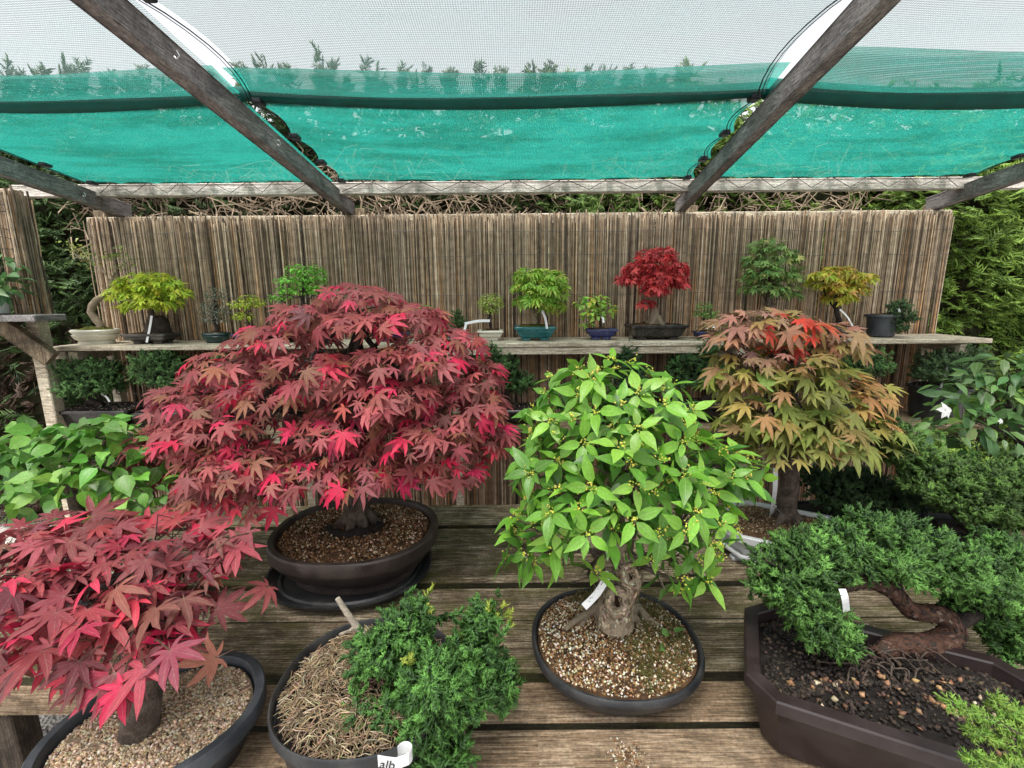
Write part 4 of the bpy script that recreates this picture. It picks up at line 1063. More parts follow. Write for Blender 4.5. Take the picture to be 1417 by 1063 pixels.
# whorls: each shoot tip carries four or five leaves
sp_, sn = shell(MP, 150, rng, .042, -.55, .8, (.8, 1.0))
cam_ = np.array([0, 0, CZ]); P = []; R = []; Sz = []; CC = []; FL = []
for p, n_ in zip(sp_, sn):
    ax = nrm(n_ * .7 + UP * .45 + rng.normal(size=3) * .25 + np.array([0, -.15, 0])); u = nrm(np.cross(ax, [.3, .1, .9])); w = np.cross(ax, u); k = rng.integers(4, 6); ph = rng.uniform(0, 6.28)
    young = rng.uniform() < .3; base = np.array([(.185, .42, .040), (.14, .34, .034), (.25, .48, .06), (.10, .26, .03)][rng.integers(4)])
    for i in range(k):
        a = ph + 6.283 * i / k + rng.normal() * .15; d = u * math.cos(a) + w * math.sin(a)
        tip = nrm(d + ax * rng.uniform(-.15, .35) - UP * .3); nor = ax - d * .2 + rng.normal(size=3) * .18
        P.append(p + d * .004); R.append(frames(nor[None], tip[None])[0]); Sz.append(rng.uniform(.038, .076)); CC.append(np.clip(base * (1 + rng.normal() * .14), .01, .9))
    FL.append((p, ax))
P = np.array(P); R = np.array(R); Sz = np.array(Sz); CC = np.array(CC)
face = (R[:, :, 2] * nrm(cam_ - P)).sum(1) - .6 * (P[:, 1] - 1.0); o_ = np.argsort(-face)
leaves(t, P[o_[:300]], R[o_[:300]], Sz[o_[:300]], CC[o_[:300]], ME_BROAD, rng)
b, bn = bulk(MP, 480, rng, .3, .9, -.5); rest = o_[300:]; k = len(b)
R2 = np.vstack([R[rest], frames(nrm(bn * .5 + UP * .6 + rng.normal(size=(k, 3)) * .4), nrm(bn * [1, 1, .2] + rng.normal(size=(k, 3)) * .5 - UP * .3))])
V, T, C, U = scatter(BROAD, np.vstack([P[rest], b]), R2, np.concatenate([Sz[rest], rng.uniform(.05, .08, k)]), rng, np.vstack([CC[rest], pick(rng, k, [(1, (.09, .24, .028), 0), (1, (.07, .19, .025), 0)])]))
link('inner_foliage', fastmesh('inner_foliage', V, T, M_glosss, C, U, off=t.location), t, True)
pos = np.vstack([p + ax * .008 + rng.normal(size=(14, 3)) * .007 for p, ax in FL]); n = len(pos)
V, T, C, U = scatter(GRITP, pos, randrot(n, rng), rng.uniform(.0022, .0042, n), rng, pick(rng, n, [(2, (.50, .52, .07), 0), (1, (.55, .48, .10), 0)]))
link('flower_clusters', fastmesh('flower_clusters', V, T, M_grit, C, off=t.location), t, True)

# ---- olive and orange maple in the pale grey tray
rng = np.random.default_rng(104)
c = (1.060, 1.655, TZ); rot = math.radians(-30); t = thing('maple_bonsai', 'olive green maple bonsai with scarlet top leaves in a pale grey glazed tray', 'bonsai', c)
f, po = pot(t, 'rect', c, .46, .36, .125, M_whitepot, rim=.020, taper=.035, ch=.22, rot=rot, lip=.028, feet=True)
for ins, z0, z1 in ((.010, .030, .040),):
    part('band', MB().rings([f(ins + .012, c[0], c[1], c[2] + z0), f(ins - .001, c[0], c[1], c[2] + z0 + .002), f(ins - .001, c[0], c[1], c[2] + z1), f(ins + .012, c[0], c[1], c[2] + z1 + .002)], close_bot=False), M_whitepot, po)
soil(t, f, c, .112, .024, M_soil, .012, rng)
grit(t, f, c, .113, .026, .012, 4200, .0046, [(3, (.13, .075, .04), 0), (3, (.22, .14, .07), 0), (1, (.42, .33, .22), 0), (2, (.07, .045, .028), 0)], rng)
YM = 1.72; b0 = at(1088, 722, Z=TZ + .12)
tr, tc = trunk(t, [b0, at(1090, 690, Y=b0[1]), at(1093, 655, Y=b0[1]), at(1085, 600, Y=YM), at(1075, 550, Y=YM), at(1080, 480, Y=YM)], [.040, .034, .032, .025, .018, .008], M_bark, rng, flare=5)
mb = MB(); ribbon(mb, curve([at(1073, 648, Y=1.62), at(1072, 680, Y=1.62), at(1067, 715, Z=TZ + .122)], 8), .018, (0, -1, .1)); part('tag', mb, M_label, t)
part('wire', MB().tube(curve([at(1070, 700, Y=1.60), at(1085, 712, Y=1.58), at(1108, 722, Z=TZ + .13)], 10), .0016, 5), M_wire, t)
MP = [(1065,450,70,22,1.74,.14),(1125,470,60,26,1.74,.14),(1035,520,52,42,1.70,.14),(1100,520,60,40,1.62,.13),(1150,550,55,36,1.74,.14),(1050,580,55,32,1.60,.12),(1130,600,62,36,1.58,.13),(1190,600,45,36,1.66,.12),(1090,618,62,20,1.58,.12),(1195,545,34,18,1.74,.08),(1170,622,40,16,1.6,.08),(1020,465,28,10,1.7,.06),(1175,480,22,10,1.74,.05)]
MP = [pad(*q) for q in MP]
branches(t, tc[6:], MP, rng, .008, M_bark_dark, twigs=7)
ztop = at(1080, 455, Y=1.7)[2]; zmid = at(1080, 510, Y=1.7)[2]; hotc = at(1105, 462, Y=1.6); orc = at(1200, 540, Y=1.74)
def pal_olive(pos, nn, rng):
    k = len(pos); a = pick(rng, k, [(4, (.215, .235, .045), 0), (3, (.175, .215, .042), 0), (2, (.28, .235, .060), 0), (1.0, (.32, .18, .075), 0)])
    w = np.clip((pos[:, 2] - zmid) / (ztop - zmid), 0, 1); top = rng.uniform(size=k) < w * .95
    a[top] = pick(rng, top.sum(), [(3, (.35, .175, .115), 0), (2, (.29, .16, .10), 0), (1, (.30, .21, .075), 0)])
    d = np.hypot((pos[:, 0] - hotc[0]) / .12, (pos[:, 2] - hotc[2]) / .075); h_ = (d < 1) & (rng.uniform(size=k) < .7) & (pos[:, 1] < 1.72); a[h_] = pick(rng, h_.sum(), [(2, (.50, .045, .030), 0), (1, (.45, .10, .04), 0)])
    d = np.hypot((pos[:, 0] - orc[0]) / .14, (pos[:, 2] - orc[2]) / .10); h_ = (d < 1) & (rng.uniform(size=k) < .8); a[h_] = pick(rng, h_.sum(), [(1, (.40, .24, .075), 0), (1, (.33, .18, .07), 0)])
    return a
hero_leaves(t, MP, rng, 420, .080, .042, pal_olive, ME_MAPLE[:6], MAPLE7[:3], nmax=280, zmin=-.4, fill=.3, tilt=.95, nw=.35, down=.2, jit=.32)

# ---- arching juniper in the brown rectangular tray
rng = np.random.default_rng(105)
c = (.832, .882, TZ); rot = math.radians(-26); t = thing('juniper_bonsai', 'arching juniper bonsai with a bare bent trunk in a brown rectangular tray', 'bonsai', c, 'juniper bonsai on the bench')
f, po = pot(t, 'rect', c, .58, .36, .17, M_brownpot, rim=.032, taper=.045, ch=.16, rot=rot, lip=.032)
soil(t, f, c, .138, .036, M_soild, .016, rng, rough=.004)
grit(t, f, c, .140, .038, .016, 2600, .0075, [(5, (.020, .015, .012), 0), (2, (.045, .032, .024), 0), (1, (.09, .06, .04), 0)], rng, name='bark_chips')
def band(p): return (np.random.default_rng(4).uniform(size=len(p)) < np.clip(1.1 - np.abs(p[:, 0] - c[0] + .02) / .22, .12, 1)) & (p[:, 1] < c[1] + .02)
grit(t, f, c, .146, .05, .016, 260, .0085, [(3, (.36, .22, .11), 0), (1, (.50, .38, .26), 0), (2, (.22, .11, .06), 0)], rng, name='pebbles', mask=band)
mb = MB()
for i in range(38):
    o_ = at(rng.normal(1225, 45), rng.normal(915, 18), Z=TZ + .162); d = nrm(rng.normal(size=3) * [1, .8, .15]); mb.tube(curve([o_, o_ + d * .03 + [0, 0, .012], o_ + d * .05 + rng.normal(size=3) * .015 - [0, 0, .004]], 8), [.0016], 4)
part('fine_roots', mb, M_bark, t, 60, True)
YM = 1.0; zso = TZ + .155
b0 = at(1212, 905, Z=zso); TR7 = [.014, .024, .028, .027, .021, .019, .017, .016, .011]
tr, tc = trunk(t, [b0, at(1240, 893, Z=zso + .012), at(1290, 892, Y=.985), at(1318, 878, Y=1.0), at(1305, 852, Y=1.01), at(1262, 845, Y=1.01), at(1235, 818, Y=1.0), at(1200, 805, Y=1.0), at(1165, 812, Y=.99)], TR7, M_bark_red, rng, n=16, wob=.11, steps=64)
flakes(t, tc, TR7, rng, 1500, .016, [(3, (.060, .030, .021), 0), (2, (.095, .050, .035), 0), (2, (.028, .018, .014), 0), (.6, (.15, .10, .08), 0)])
trunk(t, [at(1310, 868, Y=1.0), at(1350, 850, Y=1.02), at(1385, 840, Y=1.03)], [.022, .016, .010], M_bark_dark, rng, name='limb')
trunk(t, [at(1240, 822, Y=1.0), at(1235, 785, Y=1.02), at(1280, 770, Y=1.04), at(1340, 775, Y=1.05)], [.018, .013, .011, .007], M_bark_dark, rng, name='limb')
MP = [(1115,775,44,34,1.0,.09),(1098,815,38,40,.98,.08),(1128,850,36,34,.95,.07),(1155,878,26,22,.93,.045),(1165,762,48,30,1.02,.10),(1225,762,56,28,1.02,.11),(1290,772,54,32,1.02,.11),(1345,795,46,36,1.02,.10),(1390,838,40,38,1.03,.09),(1402,885,30,30,1.0,.07),(1345,838,32,22,1.05,.06),(1395,765,36,18,1.1,.08),(1205,728,20,16,1.05,.05),(1060,778,18,11,1.0,.035),(1255,735,24,12,1.06,.06)]
MP = [pad(*q) for q in MP]
branches(t, tc[-5:], MP[:6] + MP[12:], rng, .004, M_bark_dark, twigs=8)
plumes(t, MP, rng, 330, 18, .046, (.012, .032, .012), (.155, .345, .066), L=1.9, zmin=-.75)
mb = MB(); ribbon(mb, curve([at(1165, 815, Y=.93), at(1169, 828, Y=.92), at(1171, 846, Y=.93)], 6), .016, (0, -1, .1)); part('tag', mb, M_label, t)

# ---- drooping juniper in the black nursery pot
rng = np.random.default_rng(106)
c = (-.315, .862, TZ - .001); t = thing('juniper_bonsai', 'feathery juniper in a round black nursery pot topped with straw', 'bonsai', c, 'juniper bonsai on the bench')
f, po = pot(t, 'oval', c, .375, .375, .205, M_blackpot, rim=.007, taper=.05, lip=.026, n=56)
soil(t, f, c, .175, .010, M_soild, .030, rng)
n = 3600; th = rng.uniform(0, 6.283, n); rr = np.sqrt(rng.uniform(0, 1, n)) * .172
o_ = np.column_stack([c[0] + rr * np.cos(th), c[1] + rr * np.sin(th), c[2] + .180 + .034 * (1 - (rr / .18) ** 2) + rng.uniform(-.003, .008, n)])
STRAW = []
for k in range(8):
    L_ = 1.0; m1 = PR.normal(size=3) * .12
    V = [(0, -.5, 0), (.05, -.5, 0), (.025 + m1[0], 0, .08 + abs(m1[2])), (.075 + m1[0], 0, .08 + abs(m1[2])), (m1[1], .5, 0), (.05 + m1[1], .5, 0), (.03, -.5, .05), (.055 + m1[0], 0, .14 + abs(m1[2])), (.03 + m1[1], .5, .05)]
    STRAW.append((np.array(V), np.array([(0,1,2),(1,3,2),(2,3,4),(3,5,4),(0,2,6),(2,7,6),(2,4,7),(4,8,7),(1,6,3),(6,7,3),(3,7,5),(7,8,5)]), np.zeros((9, 2))))
tip = nrm(np.column_stack([rng.normal(size=n), rng.normal(size=n), rng.normal(size=n) * .18])); nor = nrm(rng.normal(size=(n, 3)) * .35 + UP)
cc = pick(rng, n, [(3, (.36, .27, .165), 0), (3, (.28, .20, .125), 0), (1.5, (.46, .38, .26), 0), (1.2, (.14, .095, .06), 0)])
V, T, C, U = scatter(STRAW, o_, frames(nor, tip), rng.uniform(.012, .038, n), rng, cc); link('straw', fastmesh('straw', V, T, M_straw, C, off=t.location), t, True)
trunk(t, [at(512, 890, Z=TZ + .21), at(490, 862, Y=.95), at(478, 845, Y=.95), at(467, 828, Y=.95)], [.009, .0075, .007, .006], M_dead, rng, name='dead_stub', n=7)
trunk(t, [at(490, 866, Y=.95), at(485, 872, Y=.945), at(470, 878, Z=TZ + .215)], [.005, .004, .003], M_dead, rng, name='dead_stub', n=5)
tr, tc = trunk(t, [at(525, 905, Z=TZ + .205), at(545, 920, Y=.86), at(575, 935, Y=.85), at(610, 930, Y=.86), at(650, 920, Y=.88)], [.014, .012, .011, .009, .006], M_bark_dark, rng, n=7)
MP = [(552,872,32,24,.86,.05),(580,848,16,18,.86,.03),(520,905,34,30,.82,.05),(575,905,34,24,.84,.05),(598,945,46,40,.77,.06),(630,965,30,36,.79,.05),(535,985,34,28,.78,.04),(492,992,26,26,.78,.035),(655,905,36,34,.86,.055),(668,862,20,26,.88,.035),(690,940,20,26,.86,.04),(655,955,34,28,.82,.05),(585,1000,38,26,.76,.045),(615,1040,36,22,.76,.04),(560,1045,26,16,.75,.03)]
MP = [pad(*q) for q in MP]
branches(t, tc[4:], MP, rng, .005, M_bark_dark, twigs=6)
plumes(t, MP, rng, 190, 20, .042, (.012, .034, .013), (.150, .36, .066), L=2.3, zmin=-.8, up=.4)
# yellow-green shoot tips
P = ext([(600,822),(598,830),(685,838),(694,832),(700,848),(706,862),(560,905),(566,915),(655,945),(657,955),(690,860),(640,880)], [.86]*2 + [.88]*4 + [.78]*2 + [.8]*2 + [.88]*2); n = len(P)
tipd = nrm(np.column_stack([rng.normal(size=n) * .3 + .4, rng.normal(size=n) * .2 - .2, np.full(n, .7)]))
V, T, C, U = scatter(SPRIG, P - tipd * .02, frames(nrm(rng.normal(size=(n, 3))), tipd), np.full(n, .036), rng, (np.tile((.12, .22, .03), (n, 1)), np.tile((.42, .45, .06), (n, 1))))
link('shoot_tips', fastmesh('shoot_tips', V, T, M_needle, C, off=t.location), t, True)
# curled white label with handwriting
o_ = at(548, 1056, Y=.655)
mb = MB(); ribbon(mb, [o_ + np.array(q) for q in [(-.030, 0, -.006), (-.012, -.001, -.005), (.004, -.003, -.003)]] + [o_ + np.array([.012 + .012 * math.sin(a), .006 - .010 * math.cos(a) - .004, .000 + .004]) for a in np.linspace(0, 4.2, 9)], .026, (0, 0, 1)) if False else None
ang = np.linspace(0, 4.4, 12)
pts = [(-.032, .004, 0), (-.016, .001, 0), (0, -.001, 0)] + [(.012 + .013 * math.sin(a), .011 - .012 * math.cos(a), .006) for a in ang[2:]]
R_ = [np.array([o_ + np.array(p) + np.array([0, 0, -.013]), o_ + np.array(p) + np.array([0, 0, .011]), o_ + np.array(p) + np.array([.0005, .0012, .011]), o_ + np.array(p) + np.array([.0005, .0012, -.013])]) for p in pts]
mb = MB().rings(R_, close_top=True); tag = part('label_strip', mb, M_label, t, 40)
fc = bpy.data.curves.new('handwriting', 'FONT'); fc.body = 'alb'; fc.size = .024; fc.shear = .25; fc.extrude = .0002
fo = bpy.data.objects.new('handwriting', fc); COL.objects.link(fo); dg = bpy.context.evaluated_depsgraph_get(); me = bpy.data.meshes.new_from_object(fo.evaluated_get(dg)); bpy.data.objects.remove(fo)
me.materials.clear(); me.materials.append(M_ink); ho = link('handwriting', me, tag); ho.rotation_euler = (math.radians(90), 0, math.radians(-6)); ho.location = o_ + np.array([-.030, .0005, -.010]) - np.array(t.location)

# ================================================================== SHELF BONSAI
def small(name, label, cat, px, Z, Y, potd, trunkpts, radii, pads, leaf, n, size, pal, bark=None, group=None, seed=0, soilm=None, tags=(), zmin=-.5, fill=.5, moss=False, flare=0, twigs=5, lim=.006, gritpal=None):
    """one potted shelf bonsai. potd = (kind, style, width px, height px, material, depth ratio, rotation)"""
    rng = np.random.default_rng(500 + seed)
    if leaf != 'juniper' and pal: pal = [(w_, tuple(min(.7, q * 1.6) for q in c_), j_) for w_, c_, j_ in pal]
    elif pal: pal = (tuple(q * 1.3 for q in pal[0]), tuple(q * 2.7 for q in pal[1]))
    b = at(px, 470, Y=Y); k = ppm(np.array([b[0], Y, Z])); c = (b[0], Y, Z)
    t = thing(name, label, cat, c, group)
    kind, style, wpx, hpx, mat, dr, rot = potd; w, h = wpx / k, hpx / k
    f, po = pot(t, kind, c, w, w * dr, h, mat, rim=.010 if w < .3 else .016, taper=min(.03, w * .12), ch=.05, lip=min(.016, h * .25), style=style, rot=rot, feet=(kind == 'rect' and style == 'lip'), n=28)
    soil(t, f, c, h - .008, .012, M_moss if moss else (soilm or M_soil), .012 if not moss else .022, rng)
    if gritpal: grit(t, f, c, h - .006, .014, .012, 900, .0055, gritpal, rng)
    top = c[2] + h - .002; P = [np.array([at(trunkpts[0][0], 470, Y=Y)[0], Y, top])] + [at(q[0], q[1], Y=Y + (q[2] if len(q) > 2 else 0)) for q in trunkpts[1:]]
    tr, tc = trunk(t, P, radii, bark or M_bark, rng, n=7, flare=flare, steps=12)
    MP = [pad(q[0], q[1], q[2], q[3], Y + q[4], q[5]) for q in pads]
    if MP:
        branches(t, tc[len(tc) // 2:], MP, rng, lim, bark or M_bark, twigs=twigs)
        if leaf == 'juniper': plumes(t, MP, rng, int(n * .55), 9, size * 1.12, pal[0], pal[1], P=SPRIG_S)
        else:
            Pm = {'maple': MAPLES, 'oval': OVAL}[leaf]
            pos, nn = shell(MP, n, rng, size * .22, zmin, .75, (.7, 1.1)); b_, bn = bulk(MP, int(n * fill), rng, .2, .85)
            leafmass(t, np.vstack([pos, b_]), np.vstack([nn, bn]), rng, Pm, size, pal, mat=M_leafs if leaf == 'maple' else M_glosss)
    for (a, b2, wd) in tags:
        mb = MB(); A, B = at(*a, Y=Y - .06), at(*b2, Y=Y - .08); ribbon(mb, curve([A, (A + B) / 2 + [.004, 0, .006], B], 8), wd, (0, -1, .2)); part('tag', mb, M_label, t)
    return t, tc, c
YS = 2.54; GR = 'small bonsai lined up on the upper shelf'
GPAL = [(2, (.16, .10, .06), 0), (1, (.35, .28, .2), 0), (2, (.08, .06, .04), 0)]
# bare leaning tree
t, tc, c = small('deciduous_bonsai', 'bare leaning bonsai with a crooked silver trunk in a cream oval pot', 'bonsai', 134, SZ, YS, ('oval', 'waist', 58, 20, M_cream, .75, 0),
    [(138,),(140,450),(126,432),(134,415),(150,405,.02),(151,396),(160,378)], [.020, .018, .019, .017, .012, .008, .006], [], 'oval', 0, .03, None, M_bark_pale, GR, 1, moss=True)
rng = np.random.default_rng(77); mb = MB(); P = []
for pts, r in (([(153,395),(145,378),(128,366),(112,358),(102,350)], .006), ([(153,390),(160,374),(172,366),(180,360)], .005), ([(126,366),(118,352),(112,345)], .003), ([(112,358),(104,345),(98,340)], .003), ([(160,376),(158,360),(152,350)], .003), ([(145,378),(140,362),(132,350)], .0025), ([(168,369),(166,355),(163,346)], .0025)):
    q = curve([at(a, b, Y=YS + rng.normal() * .02) for a, b in pts], 10); mb.tube(q, np.linspace(r, r * .4, len(q)), 5); P += [q[i] for i in range(len(q) // 2, len(q))] * 4
part('branch', mb, M_bark_pale, t, 60)
P = np.array(P) + rng.normal(size=(len(P), 3)) * .022; leafmass(t, P, nrm(rng.normal(size=P.shape) + UP), rng, OVAL, .026, [(2, (.20, .26, .06), 0), (1, (.26, .28, .09), 0), (1, (.14, .18, .04), 0)], mat=M_glosss)
# yellow-green maple on a rock
t, tc, c = small('maple_bonsai', 'yellow green maple bonsai over a dark stone in a flat grey pot', 'bonsai', 212, SZ, YS, ('rect', 'lip', 60, 14, M_grey, .68, 0),
    [(207,),(207,450),(210,432),(208,415)], [.030, .020, .012, .006], [(185,408,32,12,0,.10),(208,392,36,15,0,.12),(232,405,27,13,0,.10),(212,420,34,10,-.04,.10),(190,398,25,10,.03,.1),(178,425,14,4,0,.04)], 'maple', 420, .040, [(3, (.30, .36, .035), 0), (2, (.22, .31, .03), 0), (1, (.38, .38, .05), 0)], M_bark, GR, 2, tags=[((210, 437), (203, 474), .012)])
mb = MB(); o_ = np.array([c[0] + .03, YS + .02, c[2] + .05]); rg = np.random.default_rng(2)
R_ = [np.array([o_ + np.array([math.cos(a) * r * (1 + .12 * rg.normal()), math.sin(a) * r * .8, z]) for a in np.linspace(0, 6.283, 13)[:-1]]) for r, z in ((.062, 0), (.058, .035), (.045, .075), (.022, .10))]
part('stone', mb.rings(R_, close_top=True), M_bark_dark, t, 40)
# grey shrub
small('shrub_bonsai', 'upright grey green shrub bonsai with tiny leaves in a dark green pot', 'bonsai', 300, SZ, YS, ('oval', 'bowl', 36, 14, M_dgreen, .8, 0),
    [(299,),(300,455),(296,440),(299,420)], [.014, .010, .008, .004], [(299,408,13,13,0,.06),(293,428,14,14,0,.06),(306,430,12,14,0,.06),(298,442,18,8,0,.07)], 'oval', 650, .013, [(2, (.13, .14, .11), 0), (2, (.08, .10, .06), 0), (1, (.22, .23, .19), 0)], M_bark_dark, GR, 3, lim=.004)
small('shrub_bonsai', 'little yellow green shrub bonsai half hidden behind the left edge of the red maple', 'bonsai', 343, SZ, YS, ('rect', 'lip', 34, 12, M_blue, .7, 0),
    [(343,),(343,450),(341,436)], [.010, .008, .005], [(337,422,17,8,0,.06),(350,420,14,7,0,.06),(336,438,14,6,-.02,.05),(344,412,10,4,0,.05)], 'oval', 300, .019, [(2, (.30, .36, .04), 0), (1, (.22, .30, .03), 0)], M_bark, GR, 4, lim=.003)
small('larch_bonsai', 'fresh green feathery bonsai peeking over the left shoulder of the red maple', 'bonsai', 418, SZ, YS, ('rect', 'lip', 46, 14, M_grey, .7, 0),
    [(418,),(418,440),(420,400),(422,375)], [.014, .012, .008, .004], [(422,374,26,8,0,.08),(410,388,26,8,0,.08),(432,386,20,8,0,.08),(415,402,30,8,0,.08),(440,398,16,7,0,.07),(388,412,14,5,0,.05)], 'oval', 620, .024, [(2, (.13, .33, .04), 0), (1, (.18, .40, .06), 0), (1, (.10, .25, .03), 0)], M_bark_dark, GR, 5, lim=.004)
small('shrub_bonsai', 'small light green bonsai in a blue pot seen through a gap in the red maple', 'bonsai', 545, SZ, YS, ('rect', 'lip', 46, 14, M_blue, .7, 0),
    [(545,),(550,450),(565,440)], [.010, .008, .005], [(588,430,14,7,0,.05),(570,440,18,8,0,.06),(550,445,16,8,0,.06)], 'oval', 240, .022, [(1, (.20, .33, .05), 0)], M_bark, GR, 6, lim=.004)
RP = None
small('juniper_bonsai', 'tiny dark juniper with a white tag in a blue pot beside the red maple', 'bonsai', 634, SZ, YS, ('oval', 'bowl', 30, 12, M_blue, .85, 0),
    [(634,),(634,455),(633,440)], [.008, .007, .004], [(632,436,9,8,0,.03),(636,447,12,8,0,.04),(625,450,8,6,0,.03)], 'juniper', 60, .022, ((.016, .035, .012), (.05, .10, .025)), M_bark_dark, GR, 7, tags=[((678, 444), (643, 448), .014), ((645, 447), (641, 462), .013)], lim=.003)
small('topiary_bonsai', 'ball shaped bonsai on a thin stem in a small cream rectangular pot', 'bonsai', 679, SZ, YS, ('rect', 'lip', 36, 14, M_cream, .75, 0),
    [(679,),(679,452),(677,438),(679,425)], [.009, .008, .006, .004], [(679,416,16,10,0,.06),(671,422,9,8,0,.04),(687,421,9,8,0,.04),(679,430,12,7,0,.05)], 'oval', 620, .014, [(3, (.24, .30, .055), 0), (1, (.34, .38, .14), 0), (1, (.14, .19, .03), 0)], M_bark_dark, GR, 8, lim=.003)
small('maple_bonsai', 'fresh green maple bonsai in a teal glazed rectangular pot', 'bonsai', 740, SZ, YS, ('rect', 'lip', 56, 19, M_teal, .7, 0),
    [(738,),(740,445),(737,430),(746,405)], [.020, .017, .012, .006], [(735,382,20,10,0,.09),(760,384,22,11,0,.09),(742,398,30,10,-.02,.11),(765,402,18,12,0,.08),(742,415,24,12,-.03,.10),(762,422,18,10,0,.08),(720,398,10,4,0,.04)], 'maple', 330, .046, [(3, (.17, .31, .045), 0), (2, (.24, .36, .06), 0), (1, (.34, .36, .07), 0)], M_bark_pale, GR, 9, tags=[((750, 430), (757, 455), .012)], moss=True)
small('shrub_bonsai', 'small broad leaved green bonsai in a cobalt blue rectangular pot', 'bonsai', 831, SZ, YS, ('rect', 'lip', 42, 15, M_blue, .7, 0),
    [(831,),(831,450),(828,430),(825,418)], [.009, .008, .006, .004], [(824,418,20,9,0,.07),(838,430,13,8,0,.06),(820,434,14,9,-.02,.06),(805,420,9,4,0,.04),(812,449,8,3,0,.03)], 'oval', 150, .040, [(2, (.17, .34, .05), 0), (1, (.25, .40, .08), 0), (1, (.35, .36, .05), 0)], M_bark_dark, GR, 10, lim=.003, fill=.3, tags=[((832, 438), (835, 447), .010)])
small('maple_bonsai', 'scarlet maple bonsai with a stout trunk in a wide black pot on the shelf', 'bonsai', 906, SZ, YS, ('rect', 'lip', 76, 20, M_black, .66, 0),
    [(906,),(906,440),(904,425),(900,408),(908,385)], [.034, .026, .022, .014, .006], [(908,355,25,12,0,.10),(890,372,24,11,0,.10),(928,372,20,11,0,.10),(878,386,22,9,0,.09),(912,385,28,10,-.04,.11),(938,390,14,9,0,.07),(905,400,18,9,-.05,.08),(895,420,10,6,-.03,.04),(862,384,8,3,0,.03)], 'maple', 480, .042, [(4, (.38, .045, .050), 0), (2, (.30, .034, .040), 0), (1.5, (.46, .075, .080), 0)], M_bark_pale, GR, 11, flare=6)
small('shrub_bonsai', 'tiny dark green bonsai in a small blue pot right of the scarlet maple', 'bonsai', 976, SZ, YS, ('rect', 'lip', 33, 10, M_blue, .75, 0),
    [(976,),(976,455),(974,440)], [.010, .009, .006], [(975,424,10,6,0,.04),(970,434,9,6,0,.04),(983,436,10,7,0,.04)], 'oval', 330, .015, [(2, (.10, .19, .045), 0), (1, (.16, .26, .07), 0)], M_bark_dark, GR, 12, lim=.003, tags=[((978, 455), (990, 453), .010)])
small('trident_maple_bonsai', 'tall dull green maple bonsai rising behind the olive maple', 'bonsai', 1066, SZ, YS, ('rect', 'lip', 60, 16, M_clay, .7, 0),
    [(1066,),(1068,440),(1064,410),(1070,370)], [.026, .022, .016, .007], [(1062,342,20,11,0,.09),(1050,362,20,11,0,.09),(1080,358,24,12,0,.10),(1060,378,28,12,-.04,.11),(1090,382,18,13,0,.09),(1055,398,26,11,-.02,.10),(1085,404,22,12,0,.09),(1040,385,12,8,0,.06)], 'maple', 520, .036, [(3, (.11, .19, .055), 0), (2, (.16, .24, .075), 0), (1, (.24, .25, .09), 0)], M_bark, GR, 13)
small('maple_bonsai', 'yellow and orange maple bonsai near the right end of the shelf', 'bonsai', 1160, SZ, YS, ('rect', 'lip', 50, 15, M_clay, .7, 0),
    [(1160,),(1160,440),(1156,420),(1158,400)], [.014, .013, .010, .005], [(1158,378,26,9,0,.09),(1140,384,18,9,0,.08),(1180,386,22,10,0,.09),(1150,396,20,9,-.02,.08),(1175,402,24,9,-.02,.09),(1197,384,11,6,0,.05),(1160,412,18,7,0,.07)], 'maple', 330, .042, [(3, (.34, .32, .045), 0), (2, (.26, .30, .04), 0), (2, (.40, .24, .07), 0)], M_bark_dark, GR, 14, tags=[((1162, 428), (1180, 452), .008)])
small('juniper_bonsai', 'dark juniper drooping over the right side of a round black nursery pot on the shelf', 'bonsai', 1217, SZ, YS, ('oval', 'lip', 40, 31, M_greypot, 1.0, 0),
    [(1219,),(1228,436),(1240,432),(1250,440)], [.012, .010, .009, .005], [(1245,424,14,9,-.05,.06),(1252,438,16,10,-.06,.06),(1246,452,12,9,-.07,.05),(1236,436,10,9,-.05,.04)], 'juniper', 110, .026, ((.014, .032, .014), (.048, .092, .030)), M_bark_dark, GR, 15, lim=.004, tags=[((1240, 428), (1245, 432), .012)])

# ------------------------------------------------------------------ lower shelf
YL = 2.42; GL = 'juniper bonsai on the lower shelf'
JL, JH = (.018, .040, .016), (.060, .120, .032)
def jun(label, px, potd, tpts, rad, pads, n, seed, **kw):
    return small('juniper_bonsai', label, 'bonsai', px, LZ, YL, potd, tpts, rad, pads, 'juniper', n, kw.pop('size', .042), kw.pop('pal', (JL, JH)), kw.pop('bark', M_bark_dark), GL, seed, soilm=M_soild, gritpal=[(3, (.03, .022, .018), 0), (1, (.10, .07, .05), 0), (.4, (.3, .25, .2), 0)], **kw)
jun('domed green juniper in a long black tray at the left end of the lower shelf', 128, ('rect', 'lip', 108, 27, M_black, .55, 0), [(125,),(120,550),(124,530),(130,515)], [.024, .020, .016, .008], [(115,510,26,15,0,.12),(140,512,26,14,0,.12),(128,532,38,14,-.03,.14),(158,530,16,10,0,.08),(98,520,12,10,0,.08),(98,550,12,8,0,.06)], 330, 21, tags=[((140, 545), (152, 556), .010)])
jun('green juniper in a black tray left of the large red maple', 212, ('rect', 'lip', 76, 22, M_black, .6, 0), [(225,),(222,552),(232,535),(228,512)], [.026, .022, .016, .008], [(220,496,26,13,0,.12),(250,510,18,13,0,.10),(205,514,20,12,0,.10),(232,520,32,14,-.03,.12)], 300, 22)
jun('small dark juniper just showing past the left edge of the red maple', 318, ('rect', 'lip', 60, 22, M_black, .6, 0), [(318,),(318,550),(320,520),(320,505)], [.016, .014, .010, .006], [(320,498,20,9,0,.09),(335,508,16,9,0,.08),(305,512,14,8,0,.07)], 130, 23)
